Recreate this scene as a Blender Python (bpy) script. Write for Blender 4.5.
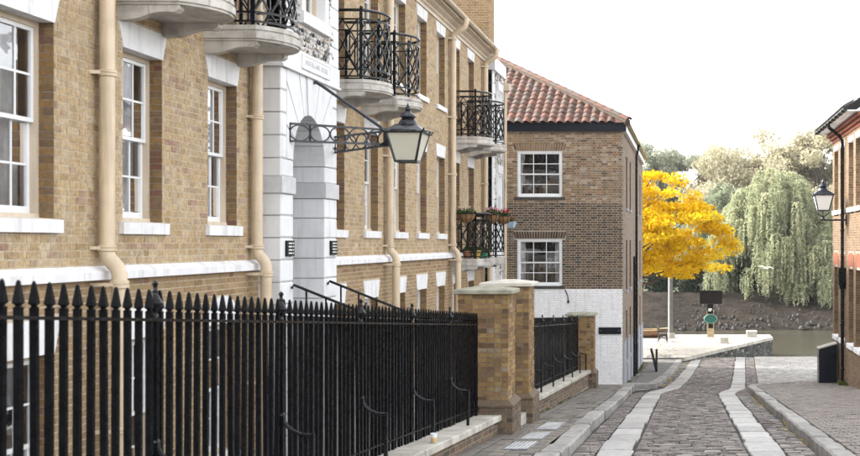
import bpy, math, random
import numpy as np
from mathutils import Vector, Matrix

for o in list(bpy.data.objects):
    bpy.data.objects.remove(o)
SC = bpy.context.scene
COL = SC.collection
rad = math.radians
R = random.Random(11)
NP = np.random.default_rng(5)
EYE = 1.5                                   # camera height above the lane where the camera stands

# ------------------------------------------------------------------ camera
cam_data = bpy.data.cameras.new('camera')
cam = bpy.data.objects.new('camera', cam_data)
COL.objects.link(cam)
cam.location = (0, 0, EYE)
cam.rotation_euler = (rad(90), 0, 0)
cam_data.lens = 1150 / 860 * 36
cam_data.shift_x = -258 / 860
cam_data.shift_y = 15 / 860
cam_data.clip_start = 0.1
cam_data.clip_end = 3000
cam_data.dof.use_dof = True
cam_data.dof.focus_distance = 24
cam_data.dof.aperture_fstop = 4.0
SC.camera = cam

# ------------------------------------------------------------------ sky and sun
SUN_EL, SUN_AZ = 32.0, 290.0                 # degrees; azimuth measured from the lane's direction towards the right
w = bpy.data.worlds.new('World')
SC.world = w
w.use_nodes = True
nt = w.node_tree
bg = nt.nodes['Background']
sky = nt.nodes.new('ShaderNodeTexSky')
sky.sky_type = 'NISHITA'
sky.sun_disc = False
sky.sun_elevation = rad(SUN_EL)
sky.sun_rotation = rad(SUN_AZ)
sky.air_density = 1.0
sky.dust_density = 3.0
sky.ozone_density = 1.0
hs = nt.nodes.new('ShaderNodeHueSaturation')   # thin high overcast: the blue is washed out
hs.inputs['Saturation'].default_value = 0.10
nt.links.new(sky.outputs[0], hs.inputs['Color'])
nt.links.new(hs.outputs[0], bg.inputs['Color'])
bg.inputs['Strength'].default_value = 0.15
sun_data = bpy.data.lights.new('sun', 'SUN')
sun_data.energy = 1.7
sun_data.angle = rad(4)
sun_data.color = (1.0, 0.95, 0.87)
sun = bpy.data.objects.new('sun', sun_data)
COL.objects.link(sun)
sd = Vector((math.sin(rad(SUN_AZ)) * math.cos(rad(SUN_EL)), math.cos(rad(SUN_AZ)) * math.cos(rad(SUN_EL)), math.sin(rad(SUN_EL))))
sun.rotation_euler = (-sd).to_track_quat('-Z', 'Y').to_euler()
sun.location = (30, 20, 40)
SC.view_settings.view_transform = 'Standard'
SC.view_settings.look = 'None'
SC.view_settings.exposure = 2.5
SC.view_settings.gamma = 1
SC.view_settings.use_curve_mapping = False
SC.render.engine = 'CYCLES'
SC.cycles.use_denoising = True
SC.cycles.max_bounces = 8
SC.cycles.diffuse_bounces = 3
SC.cycles.glossy_bounces = 3
SC.cycles.transparent_max_bounces = 12
SC.cycles.volume_bounces = 0
SC.cycles.sample_clamp_indirect = 4

# ------------------------------------------------------------------ mesh helpers
def wloc(o):
    v = Vector((0, 0, 0))
    while o is not None:
        v += o.location
        o = o.parent
    return v

def link(name, data, parent=None, loc=None):
    o = bpy.data.objects.new(name, data)
    COL.objects.link(o)
    if parent is not None:
        o.parent = parent
    if loc is not None:
        o.location = loc
    return o

def tag(o, label=None, cat=None, group=None, kind=None):
    if label: o['label'] = label
    if cat: o['category'] = cat
    if group: o['group'] = group
    if kind: o['kind'] = kind
    return o

def thing(name, loc, label, cat, group=None):
    o = link(name, None, None, loc)
    o.empty_display_size = 0.2
    return tag(o, label, cat, group)

def copy_tree(o, parent=None):
    c = o.copy()
    COL.objects.link(c)
    if parent is not None:
        c.parent = parent
    for ch in list(o.children):
        copy_tree(ch, c)
    return c

class MB:
    def __init__(s):
        s.v = []; s.f = []; s.c = []
    def add(s, vs, fs, c=0.5):
        n = len(s.v)
        s.v.extend([tuple(p) for p in vs])
        s.f.extend([tuple(i + n for i in f) for f in fs])
        s.c.extend([c] * len(fs))
        return s
    def box(s, x0, x1, y0, y1, z0, z1, c=0.5):
        return s.add([(x0, y0, z0), (x1, y0, z0), (x1, y1, z0), (x0, y1, z0), (x0, y0, z1), (x1, y0, z1), (x1, y1, z1), (x0, y1, z1)],
                     [(0, 3, 2, 1), (4, 5, 6, 7), (0, 1, 5, 4), (1, 2, 6, 5), (2, 3, 7, 6), (3, 0, 4, 7)], c)
    def cbox(s, x0, x1, y0, y1, z0, z1, b, c=0.5):
        """box with chamfered top edges"""
        return s.add([(x0, y0, z0), (x1, y0, z0), (x1, y1, z0), (x0, y1, z0),
                      (x0, y0, z1 - b), (x1, y0, z1 - b), (x1, y1, z1 - b), (x0, y1, z1 - b),
                      (x0 + b, y0 + b, z1), (x1 - b, y0 + b, z1), (x1 - b, y1 - b, z1), (x0 + b, y1 - b, z1)],
                     [(0, 3, 2, 1), (8, 9, 10, 11), (0, 1, 5, 4), (1, 2, 6, 5), (2, 3, 7, 6), (3, 0, 4, 7),
                      (4, 5, 9, 8), (5, 6, 10, 9), (6, 7, 11, 10), (7, 4, 8, 11)], c)
    def quad(s, a, b, c_, d, c=0.5):
        return s.add([a, b, c_, d], [(0, 1, 2, 3)], c)
    def bar(s, p, q, w, h=None, up=(0, 0, 1), c=0.5):
        h = w if h is None else h
        p = Vector(p); q = Vector(q)
        d = (q - p).normalized()
        u = Vector(up)
        if abs(d.dot(u)) > 0.98:
            u = Vector((1, 0, 0))
        sx = d.cross(u).normalized() * (w / 2)
        sz = sx.cross(d).normalized() * (h / 2)
        vs = [p - sx - sz, p + sx - sz, p + sx + sz, p - sx + sz, q - sx - sz, q + sx - sz, q + sx + sz, q - sx + sz]
        return s.add(vs, [(0, 3, 2, 1), (4, 5, 6, 7), (0, 1, 5, 4), (1, 2, 6, 5), (2, 3, 7, 6), (3, 0, 4, 7)][0:0] +
                     [(0, 1, 2, 3), (7, 6, 5, 4), (0, 4, 5, 1), (1, 5, 6, 2), (2, 6, 7, 3), (3, 7, 4, 0)], c)
    def tube(s, pts, r, n=8, c=0.5, cap=True):
        pts = [Vector(p) for p in pts]
        rs = r if isinstance(r, (list, tuple)) else [r] * len(pts)
        rings = []
        pn = None
        for i, p in enumerate(pts):
            d = (pts[min(i + 1, len(pts) - 1)] - pts[max(i - 1, 0)])
            d = d.normalized() if d.length > 1e-9 else Vector((0, 0, 1))
            if pn is None:
                u = Vector((0, 0, 1)) if abs(d.z) < 0.9 else Vector((1, 0, 0))
                pn = (u - d * u.dot(d)).normalized()
            else:
                pn = (pn - d * pn.dot(d)).normalized()
            b = d.cross(pn)
            rings.append([p + (pn * math.cos(2 * math.pi * k / n) + b * math.sin(2 * math.pi * k / n)) * rs[i] for k in range(n)])
        return s.loft(rings, c, cap)
    def loft(s, rings, c=0.5, cap=True, closed=True):
        n = len(rings[0])
        vs = [p for r_ in rings for p in r_]
        fs = []
        for i in range(len(rings) - 1):
            for k in range(n if closed else n - 1):
                k2 = (k + 1) % n
                fs.append((i * n + k, i * n + k2, (i + 1) * n + k2, (i + 1) * n + k))
        if cap:
            fs.append(tuple(range(n))[::-1])
            fs.append(tuple(range((len(rings) - 1) * n, len(rings) * n)))
        return s.add(vs, fs, c)
    def lathe(s, prof, o=(0, 0, 0), n=12, c=0.5, rot=0.0):
        rings = [[(o[0] + r * math.cos(2 * math.pi * k / n + rot), o[1] + r * math.sin(2 * math.pi * k / n + rot), o[2] + z) for k in range(n)] for r, z in prof]
        return s.loft(rings, c, True)
    def prism(s, poly, fn, t0, t1, c=0.5):
        n = len(poly)
        vs = [fn(u, v, t0) for u, v in poly] + [fn(u, v, t1) for u, v in poly]
        fs = [tuple(range(n))[::-1], tuple(range(n, 2 * n))] + [(k, (k + 1) % n, n + (k + 1) % n, n + k) for k in range(n)]
        return s.add(vs, fs, c)
    def mesh(s, name, mat, off=(0, 0, 0), smooth=False):
        me = bpy.data.meshes.new(name)
        ox, oy, oz = off
        me.from_pydata([(a - ox, b - oy, d - oz) for a, b, d in s.v], [], s.f)
        at = me.attributes.new('rnd', 'FLOAT', 'FACE')
        at.data.foreach_set('value', np.array(s.c, dtype=np.float32))
        fix_normals(me)
        if mat is not None:
            me.materials.append(mat)
        if smooth:
            me.polygons.foreach_set('use_smooth', [True] * len(me.polygons))
            try:
                me.set_sharp_from_angle(angle=rad(40))
            except Exception:
                pass
        return me
    def build(s, name, mat, parent=None, smooth=False, label=None, kind=None):
        """vertices are in world coordinates"""
        off = wloc(parent) if parent is not None else (0, 0, 0)
        o = link(name, s.mesh(name, mat, off, smooth), parent)
        return tag(o, label, None, None, kind)
    def local(s, name, mat, parent=None, loc=(0, 0, 0), smooth=False, label=None, kind=None):
        """vertices are in the parent's own coordinates"""
        o = link(name, s.mesh(name, mat, (0, 0, 0), smooth), parent, loc)
        return tag(o, label, None, None, kind)

import bmesh
def fix_normals(me):
    if len(me.polygons) > 4000:
        return
    bm = bmesh.new()
    bm.from_mesh(me)
    bmesh.ops.recalc_face_normals(bm, faces=bm.faces)
    bm.to_mesh(me)
    bm.free()

def np_mesh(name, verts, quads, rnd, mat, parent=None, kind=None, smooth=False):
    """big mesh from numpy arrays; verts in world coordinates"""
    off = np.array(wloc(parent) if parent is not None else (0, 0, 0), dtype=np.float64)
    verts = np.asarray(verts, dtype=np.float64) - off
    k = quads.shape[1]
    me = bpy.data.meshes.new(name)
    me.vertices.add(len(verts))
    me.vertices.foreach_set('co', verts.astype(np.float32).ravel())
    me.loops.add(quads.size)
    me.loops.foreach_set('vertex_index', quads.astype(np.int32).ravel())
    me.polygons.add(len(quads))
    me.polygons.foreach_set('loop_start', np.arange(0, quads.size, k, dtype=np.int32))
    me.update(calc_edges=True)
    at = me.attributes.new('rnd', 'FLOAT', 'FACE')
    at.data.foreach_set('value', np.asarray(rnd, dtype=np.float32))
    me.materials.append(mat)
    if smooth:
        me.polygons.foreach_set('use_smooth', [True] * len(me.polygons))
    me.validate()
    o = link(name, me, parent)
    return tag(o, kind=kind)

# ------------------------------------------------------------------ materials
class NT:
    def __init__(s, name):
        s.m = bpy.data.materials.new(name)
        s.m.use_nodes = True
        s.t = s.m.node_tree
        s.p = s.t.nodes['Principled BSDF']
        s.out = s.t.nodes['Material Output']
    def n(s, typ, **kw):
        nd = s.t.nodes.new(typ)
        for k, v in kw.items():
            if k in nd.inputs:
                nd.inputs[k].default_value = v
            else:
                setattr(nd, k, v)
        return nd
    def l(s, a, b):
        s.t.links.new(a, b)
    def pos(s):
        return s.n('ShaderNodeNewGeometry').outputs['Position']
    def noise(s, scale, detail=4, vec=None, rough=0.55):
        nd = s.n('ShaderNodeTexNoise')
        nd.inputs['Scale'].default_value = scale
        nd.inputs['Detail'].default_value = detail
        nd.inputs['Roughness'].default_value = rough
        s.l(vec if vec is not None else s.pos(), nd.inputs['Vector'])
        return nd.outputs['Fac']
    def streaks(s, amount, lo=0.52, hi=0.74):
        """rain-washed streaks running down a surface"""
        mp = s.n('ShaderNodeMapping'); mp.inputs['Scale'].default_value = (7, 7, 0.5)
        s.l(s.pos(), mp.inputs['Vector'])
        return s.mapr(s.noise(1.0, 6, mp.outputs[0], 0.65), lo, hi, 0, amount)
    def ramp(s, fac, stops, interp='LINEAR'):
        nd = s.n('ShaderNodeValToRGB')
        cr = nd.color_ramp
        cr.interpolation = interp
        while len(cr.elements) < len(stops):
            cr.elements.new(0.5)
        for e, (p, c) in zip(cr.elements, stops):
            e.position = p
            e.color = (c[0], c[1], c[2], 1)
        s.l(fac, nd.inputs['Fac'])
        return nd.outputs['Color']
    def mix(s, fac, a, b, mode='MIX'):
        nd = s.n('ShaderNodeMix')
        nd.data_type = 'RGBA'
        nd.blend_type = mode
        for sock, val in ((nd.inputs[0], fac), (nd.inputs[6], a), (nd.inputs[7], b)):
            if hasattr(val, 'is_linked'):
                s.l(val, sock)
            elif isinstance(val, (int, float)):
                sock.default_value = val
            else:
                sock.default_value = (val[0], val[1], val[2], 1)
        return nd.outputs[2]
    def mapr(s, fac, a, b, c, d):
        nd = s.n('ShaderNodeMapRange')
        s.l(fac, nd.inputs[0])
        for i, v in zip((1, 2, 3, 4), (a, b, c, d)):
            nd.inputs[i].default_value = v
        return nd.outputs[0]
    def attr(s, name='rnd'):
        nd = s.n('ShaderNodeAttribute')
        nd.attribute_name = name
        return nd.outputs['Fac']
    def objrnd(s):
        return s.n('ShaderNodeObjectInfo').outputs['Random']
    def bump(s, h, strength=0.3, dist=0.01):
        nd = s.n('ShaderNodeBump')
        nd.inputs['Strength'].default_value = strength
        nd.inputs['Distance'].default_value = dist
        s.l(h, nd.inputs['Height'])
        s.l(nd.outputs[0], s.p.inputs['Normal'])
    def base(s, col):
        if hasattr(col, 'is_linked'):
            s.l(col, s.p.inputs['Base Color'])
        else:
            s.p.inputs['Base Color'].default_value = (col[0], col[1], col[2], 1)
    def rough(s, v):
        if hasattr(v, 'is_linked'):
            s.l(v, s.p.inputs['Roughness'])
        else:
            s.p.inputs['Roughness'].default_value = v

def plain(name, col, rough=0.6, var=0.25, scale=6, metal=0, bump=0.15, bscale=60, stain=None, spec=None, each=None, streak=None):
    t = NT(name)
    a = tuple(min(1, c * (1 + var * 0.5)) for c in col)
    b = tuple(c * (1 - var) for c in col)
    c = t.mix(t.mapr(t.noise(scale, 6), 0.3, 0.7, 0, 1), b, a)
    if stain:
        c = t.mix(t.mapr(t.noise(1.7, 8, rough=0.7), 0.52, 0.75, 0, stain[3]), c, stain[:3])
    if streak:
        c = t.mix(t.streaks(streak[3]), c, streak[:3])
    if each:
        c = t.mix(1.0, c, t.ramp(t.objrnd(), [(0, (each[0],) * 3), (1, (each[1],) * 3)]), 'MULTIPLY')
    t.base(c)
    t.rough(t.mapr(t.noise(scale * 2.3, 3), 0.3, 0.7, max(0.05, rough - 0.1), min(1, rough + 0.1)))
    t.p.inputs['Metallic'].default_value = metal
    if spec is not None:
        t.p.inputs['Specular IOR Level'].default_value = spec
    if bump:
        t.bump(t.noise(bscale, 4), bump, 0.01)
    return t.m

def brick_mat(name, stops, src='attr', dirt=0.35, dirtcol=(0.1, 0.085, 0.07), fine=(0.58, 1.22), lime=0.0):
    t = NT(name)
    r = t.attr() if src == 'attr' else t.objrnd()
    c = t.ramp(r, stops)
    c = t.mix(1.0, c, t.ramp(t.noise(24, 7, rough=0.7), [(0.3, (fine[0],) * 3), (0.7, (fine[1],) * 3)]), 'MULTIPLY')
    if lime:
        c = t.mix(t.mapr(t.noise(5.0, 9, rough=0.78), 0.47, 0.70, 0, lime), c, (0.6, 0.52, 0.42))
    c = t.mix(t.mapr(t.noise(0.9, 8, rough=0.7), 0.5, 0.8, 0, dirt), c, dirtcol)
    c = t.mix(t.streaks(dirt * 0.9), c, dirtcol)
    t.base(c)
    t.rough(0.88)
    t.bump(t.noise(70, 6), 0.55, 0.006)
    return t.m

M = {}
STOCK = [(0.0, (0.318, 0.213, 0.103)), (0.12, (0.382, 0.265, 0.134)), (0.4, (0.462, 0.333, 0.180)), (0.6, (0.420, 0.301, 0.170)), (0.78, (0.478, 0.363, 0.227)),
         (0.90, (0.367, 0.260, 0.154)), (0.96, (0.340, 0.224, 0.145)), (1.0, (0.308, 0.171, 0.119))]
M['stock'] = brick_mat('stock_brick', STOCK, dirt=0.35, lime=0.6, fine=(0.48, 1.3))
M['stock_obj'] = brick_mat('stock_brick_single', STOCK, 'obj', dirt=0.35, lime=0.6, fine=(0.48, 1.3))
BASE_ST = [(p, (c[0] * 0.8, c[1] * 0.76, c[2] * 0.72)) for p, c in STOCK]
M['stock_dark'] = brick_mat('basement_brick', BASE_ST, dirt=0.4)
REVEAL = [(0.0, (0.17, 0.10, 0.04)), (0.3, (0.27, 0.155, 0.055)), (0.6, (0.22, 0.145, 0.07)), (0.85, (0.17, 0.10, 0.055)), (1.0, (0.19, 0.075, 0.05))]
M['reveal'] = brick_mat('reveal_brick', REVEAL, dirt=0.35)  # orange-brown brick, darkened further to imitate shade in the window recesses
PIL = [(0.0, (0.11, 0.062, 0.028)), (0.25, (0.22, 0.125, 0.042)), (0.5, (0.29, 0.175, 0.062)), (0.75, (0.345, 0.225, 0.09)), (0.9, (0.19, 0.10, 0.045)), (1.0, (0.34, 0.26, 0.17))]
M['pil_obj'] = brick_mat('pillar_brick_single', PIL, 'obj', dirt=0.7)
M['pil'] = brick_mat('pillar_brick', PIL, dirt=0.5)
DK = [(0.0, (0.06, 0.045, 0.033)), (0.3, (0.115, 0.083, 0.057)), (0.6, (0.155, 0.108, 0.068)), (0.85, (0.20, 0.135, 0.08)), (1.0, (0.13, 0.07, 0.048))]
M['plinth_brick'] = brick_mat('low_wall_brick', DK, dirt=0.45)
UPB = [(0.0, (0.080, 0.051, 0.034)), (0.12, (0.176, 0.105, 0.053)), (0.4, (0.260, 0.169, 0.089)), (0.58, (0.224, 0.120, 0.060)), (0.76, (0.296, 0.214, 0.128)), (0.94, (0.400, 0.330, 0.256)), (1.0, (0.064, 0.049, 0.041))]
M['b2_up'] = brick_mat('corner_house_upper_brick', UPB, dirt=0.35, lime=0.25)
LOB = [(0.0, (0.040, 0.027, 0.020)), (0.35, (0.092, 0.059, 0.036)), (0.7, (0.132, 0.085, 0.049)), (0.9, (0.184, 0.114, 0.065)), (1.0, (0.056, 0.046, 0.040))]
M['b2_lo'] = brick_mat('corner_house_lower_brick', LOB, dirt=0.3)
SIDE = [(0.0, (0.20, 0.155, 0.12)), (0.4, (0.29, 0.225, 0.17)), (0.8, (0.34, 0.27, 0.21)), (1.0, (0.24, 0.165, 0.125))]
M['b2_side'] = brick_mat('corner_house_side_brick', SIDE, dirt=0.4)
M['b2_white'] = brick_mat('whitewashed_brick', [(0, (0.84, 0.84, 0.86)), (1, (0.90, 0.90, 0.92))], dirt=0.6, dirtcol=(0.42, 0.39, 0.36), fine=(0.86, 1.06))
RB = [(0.0, (0.123, 0.070, 0.033)), (0.3, (0.189, 0.116, 0.053)), (0.6, (0.221, 0.142, 0.072)), (0.85, (0.156, 0.092, 0.047)), (1.0, (0.115, 0.062, 0.035))]
M['right_brick'] = brick_mat('ochre_brick', RB, dirt=0.3)
M['red_brick'] = brick_mat('red_rubbed_brick', [(0, (0.24, 0.062, 0.028)), (1, (0.31, 0.095, 0.045))], dirt=0.15)
M['mortar'] = plain('mortar', (0.50, 0.42, 0.31), 0.95, 0.3, 14, bump=0.5)
M['mortar_dark'] = plain('mortar_grey', (0.27, 0.235, 0.19), 0.95, 0.3, 14, bump=0.5)
M['mortar_white'] = plain('mortar_whitewashed', (0.62, 0.615, 0.61), 0.9, 0.2, 10, bump=0.4)
M['stone'] = plain('painted_stone', (0.74, 0.74, 0.755), 0.7, 0.10, 5, bump=0.2, stain=(0.40, 0.40, 0.39, 0.35), streak=(0.24, 0.235, 0.215, 0.6))
M['stone_old_shaded'] = plain('weathered_shaded_stone', (0.52, 0.495, 0.46), 0.8, 0.28, 5, bump=0.4, stain=(0.17, 0.15, 0.125, 0.85), streak=(0.14, 0.125, 0.10, 0.75))  # grimy stone, its stain deepened to imitate shade under the balconies
M['coping'] = plain('coping_stone', (0.46, 0.435, 0.385), 0.85, 0.3, 4, bump=0.5, stain=(0.20, 0.19, 0.15, 0.6), each=(0.82, 1.1))
M['moss_cap'] = plain('mossy_cap_stone', (0.34, 0.33, 0.26), 0.9, 0.35, 5, bump=0.4, stain=(0.15, 0.16, 0.08, 0.6))
M['pale_cap'] = plain('pale_cap_stone', (0.60, 0.56, 0.49), 0.85, 0.22, 5, bump=0.3, stain=(0.3, 0.27, 0.2, 0.4))
M['white'] = plain('white_gloss_paint', (0.76, 0.77, 0.78), 0.4, 0.06, 4, bump=0.04)
M['cream'] = plain('cream_paint', (0.60, 0.485, 0.345), 0.42, 0.14, 3, bump=0.12, bscale=25, stain=(0.30, 0.22, 0.14, 0.5), streak=(0.22, 0.16, 0.10, 0.6))
M['cream_pale'] = plain('pale_cream_paint', (0.56, 0.47, 0.36), 0.5, 0.10, 3, bump=0.06, stain=(0.36, 0.3, 0.22, 0.35), streak=(0.26, 0.21, 0.15, 0.4))
M['iron'] = plain('black_iron_paint', (0.005, 0.006, 0.008), 0.24, 0.3, 9, bump=0.05, bscale=30, spec=0.28)
M['iron_matt'] = plain('black_iron_railing', (0.003, 0.0035, 0.005), 0.28, 0.3, 9, bump=0.02, bscale=20, spec=0.06)
M['lamp_black'] = plain('lamp_black_enamel', (0.008, 0.011, 0.020), 0.32, 0.3, 9, bump=0.06)
M['fascia'] = plain('dark_fascia_paint', (0.006, 0.009, 0.017), 0.4, 0.3, 5, bump=0.05, spec=0.2)
M['room'] = plain('room_interior', (0.46, 0.46, 0.46), 0.9, 0.3, 1.5, bump=0)  # made pale to imitate bright reflections in the terrace panes
M['room_dim'] = plain('dim_room_interior', (0.13, 0.13, 0.135), 0.9, 0.3, 1.5, bump=0)  # darker copy of the room colour, gloom painted in
M['curtain'] = plain('curtain_cloth', (0.86, 0.87, 0.89), 0.95, 0.2, 8, bump=0.2, bscale=12)  # white cloth, brightened further to imitate reflections in the panes
M['kerb'] = plain('kerb_granite', (0.275, 0.265, 0.25), 0.7, 0.38, 9, bump=0.8, bscale=28, stain=(0.10, 0.095, 0.09, 0.65), each=(0.72, 1.15))
M['slab'] = plain('granite_wheel_slab', (0.36, 0.35, 0.34), 0.6, 0.25, 7, bump=0.6, bscale=20, stain=(0.17, 0.16, 0.155, 0.7), each=(0.74, 1.08))
M['bed'] = plain('joint_bed', (0.030, 0.027, 0.024), 0.9, 0.4, 12, bump=0.6, stain=(0.035, 0.045, 0.014, 0.7))
SETT = [(0.0, (0.063, 0.053, 0.048)), (0.3, (0.102, 0.086, 0.078)), (0.6, (0.141, 0.119, 0.107)), (0.85, (0.202, 0.174, 0.156)), (1.0, (0.311, 0.276, 0.250))]
def sett_mat(name, src, stops=SETT, rough=(0.36, 0.62), sheen_tint=0.45):
    t = NT(name)
    c = t.ramp(t.attr() if src == 'attr' else t.objrnd(), stops)
    c = t.mix(1.0, c, t.ramp(t.noise(30, 5), [(0.3, (0.65,) * 3), (0.7, (1.2,) * 3)]), 'MULTIPLY')
    c = t.mix(t.mapr(t.noise(0.55, 6, rough=0.7), 0.50, 0.74, 0, sheen_tint), c, (0.23, 0.21, 0.195))  # pale patches in the colour imitate sheen on the stones
    t.base(c)
    t.rough(t.mapr(t.noise(9, 4), 0.3, 0.7, rough[0], rough[1]))
    t.bump(t.noise(40, 5), 0.7, 0.012)
    return t.m
M['sett'] = sett_mat('sett_stone', 'attr')
M['sett_obj'] = sett_mat('sett_stone_single', 'obj')
PAV = [(0.0, (0.088, 0.079, 0.067)), (0.4, (0.124, 0.110, 0.093)), (0.8, (0.156, 0.138, 0.115)), (1.0, (0.192, 0.169, 0.137))]
M['paver'] = sett_mat('pavement_paver', 'attr', PAV, (0.55, 0.8))
PAV2 = [(0.0, (0.098, 0.081, 0.071)), (0.4, (0.128, 0.106, 0.092)), (0.8, (0.153, 0.128, 0.110)), (1.0, (0.183, 0.152, 0.130))]
M['paver2'] = sett_mat('brick_paver', 'attr', PAV2, (0.5, 0.75))
M['asphalt'] = plain('asphalt', (0.13, 0.125, 0.118), 0.8, 0.45, 3, bump=0.6, bscale=90, stain=(0.24, 0.23, 0.21, 0.6))
M['quay'] = plain('quay_paving', (0.34, 0.325, 0.305), 0.6, 0.22, 2.2, bump=0.3, bscale=15, stain=(0.34, 0.32, 0.29, 0.5))
M['earth'] = plain('earth', (0.12, 0.10, 0.075), 0.95, 0.4, 0.7, bump=0.4, bscale=3)

def glass_mat(name, tint=0.82, ior=1.75, add=0.12):
    t = NT(name)
    tr = t.n('ShaderNodeBsdfTransparent'); tr.inputs[0].default_value = (tint, tint * 1.0, tint, 1)
    gl = t.n('ShaderNodeBsdfGlossy'); gl.inputs['Roughness'].default_value = 0.02
    gl.inputs['Color'].default_value = (0.95, 0.97, 1, 1)
    fr = t.n('ShaderNodeFresnel'); fr.inputs['IOR'].default_value = ior
    ad = t.n('ShaderNodeMath'); ad.operation = 'ADD'; ad.inputs[1].default_value = add; ad.use_clamp = True
    t.l(fr.outputs[0], ad.inputs[0])
    bp = t.n('ShaderNodeBump'); bp.inputs['Strength'].default_value = 0.12; bp.inputs['Distance'].default_value = 0.02
    t.l(t.noise(2.6, 2), bp.inputs['Height'])
    t.l(bp.outputs[0], gl.inputs['Normal'])
    mx = t.n('ShaderNodeMixShader')
    t.l(ad.outputs[0], mx.inputs[0]); t.l(tr.outputs[0], mx.inputs[1]); t.l(gl.outputs[0], mx.inputs[2])
    t.l(mx.outputs[0], t.out.inputs['Surface'])
    return t.m
M['glass'] = glass_mat('window_glass')

def frosted(name, col):
    t = NT(name)
    df = t.n('ShaderNodeBsdfDiffuse'); df.inputs[0].default_value = (*col, 1)
    tl = t.n('ShaderNodeBsdfTranslucent'); tl.inputs[0].default_value = (*col, 1)
    mx = t.n('ShaderNodeMixShader'); mx.inputs[0].default_value = 0.3
    t.l(df.outputs[0], mx.inputs[1]); t.l(tl.outputs[0], mx.inputs[2])
    gl = t.n('ShaderNodeBsdfGlossy'); gl.inputs['Roughness'].default_value = 0.12
    m2 = t.n('ShaderNodeMixShader'); m2.inputs[0].default_value = 0.07
    t.l(mx.outputs[0], m2.inputs[1]); t.l(gl.outputs[0], m2.inputs[2])
    t.l(m2.outputs[0], t.out.inputs['Surface'])
    return t.m
M['frost'] = frosted('frosted_lamp_glass', (0.80, 0.78, 0.66))
M['frost2'] = frosted('opal_lamp_glass', (0.95, 0.95, 0.93))

def leaf_mat(name, stops, trans=0.45):
    t = NT(name)
    c = t.ramp(t.attr(), stops)
    df = t.n('ShaderNodeBsdfDiffuse'); tl = t.n('ShaderNodeBsdfTranslucent')
    t.l(c, df.inputs[0]); t.l(c, tl.inputs[0])
    mx = t.n('ShaderNodeMixShader'); mx.inputs[0].default_value = trans
    t.l(df.outputs[0], mx.inputs[1]); t.l(tl.outputs[0], mx.inputs[2])
    t.l(mx.outputs[0], t.out.inputs['Surface'])
    return t.m
M['bark'] = plain('bark', (0.075, 0.058, 0.042), 0.95, 0.4, 5, bump=0.6, bscale=12)

# ------------------------------------------------------------------ levels of the lane
def road(y):
    """height of the carriageway along the lane"""
    if y <= 37: return -0.12 - 0.083 * y
    z37 = -0.12 - 0.083 * 37
    if y <= 57:
        t = y - 37
        return z37 - (0.083 * t - (0.083 - 0.020) / 40 * t * t)
    z57 = z37 - (0.083 * 20 - (0.063 / 40) * 400)
    if y <= 58.2: return z57 - 0.02 * (y - 57)
    return max(-7.0, z57 - 0.03 - 0.28 * (y - 58.2))
def pave(y):
    return road(y) + 0.15
def bend(y):
    """the lane swings to the right where the alley joins it"""
    if y < 33.0: return 0.0
    t = min(1, (y - 33.0) / 5.5)
    b = 0.55 * (t * t * (3 - 2 * t))
    if y > 38.5: b += 0.05 * (y - 38.5)
    return b
WATER = -5.1
# ================================================================== the setting: ground, lane, pavements, quay, river
def strip(mb, ys, x0f, x1f, zf, nx=1, c=0.5):
    for a, b in zip(ys[:-1], ys[1:]):
        for i in range(nx):
            def X(y, k): return x0f(y) + (x1f(y) - x0f(y)) * k / nx
            mb.quad((X(a, i), a, zf(a)), (X(a, i + 1), a, zf(a)), (X(b, i + 1), b, zf(b)), (X(b, i), b, zf(b)), c)
def ys(a, b, step=1.0):
    n = max(1, int(math.ceil((b - a) / step)))
    return [a + (b - a) * i / n for i in range(n + 1)]
K = lambda v: (lambda y: v)

# one sheet to the horizon, below everything paved, dipping under the river
def sheet(y):
    if y < 57: return min(road(y) - 0.35, -2.55)
    if y < 62: return -4.75 - (y - 57) * 0.5
    if y < 80: return -7.2
    if y < 97: return -7.2 + (y - 80) / 17 * 2.5
    return -4.7
g = MB()
strip(g, [-400, -100, -20] + ys(-10, 60, 5)[1:] + [62, 80, 97, 140, 250, 600, 1500], K(-1200), K(1200), sheet)
ground = tag(g.build('ground', M['earth']), kind='structure')

# river
t = NT('river_water')
t.base(t.ramp(t.noise(0.12, 4), [(0.3, (0.045, 0.041, 0.029)), (0.7, (0.062, 0.056, 0.041))]))
t.rough(0.10)
mp = t.n('ShaderNodeMapping'); mp.inputs['Scale'].default_value = (0.55, 2.6, 1)
t.l(t.pos(), mp.inputs['Vector'])
t.bump(t.noise(1.6, 5, mp.outputs[0], 0.6), 0.32, 0.12)
M['water'] = t.m
g = MB(); g.quad((-600, 57.5, WATER), (600, 57.5, WATER), (600, 96, WATER), (-600, 96, WATER))
river = tag(g.build('river', M['water']), kind='structure')

# far bank: mud and stones rising from the water
t = NT('tidal_mud')
nz = t.noise(0.8, 8, rough=0.7)
c = t.ramp(nz, [(0.3, (0.016, 0.0125, 0.009)), (0.55, (0.034, 0.027, 0.020)), (0.75, (0.055, 0.044, 0.034))])
c = t.mix(t.mapr(t.noise(5, 6), 0.45, 0.7, 0, 0.5), c, (0.05, 0.043, 0.038))
t.base(c); t.rough(0.9); t.p.inputs['Specular IOR Level'].default_value = 0.08
t.bump(t.noise(2.2, 8, rough=0.75), 1.0, 0.35)
M['mud'] = t.m
nx, ny = 220, 46
xs = np.linspace(-60, 70, nx); yy = np.linspace(85.0, 99.0, ny)
X, Y = np.meshgrid(xs, yy)
tt = (Y - 86.2 - 0.5 * np.sin(X * 0.21) - 0.3 * np.sin(X * 0.9 + 1)) / 9.5
Z = WATER + np.clip(tt, -0.4, 1) * 2.3
Z += 0.10 * np.sin(X * 2.1 + Y * 1.3) * np.clip(tt, 0, 1) + NP.normal(0, 0.055, X.shape) * np.clip(tt * 3, 0, 1)
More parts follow.
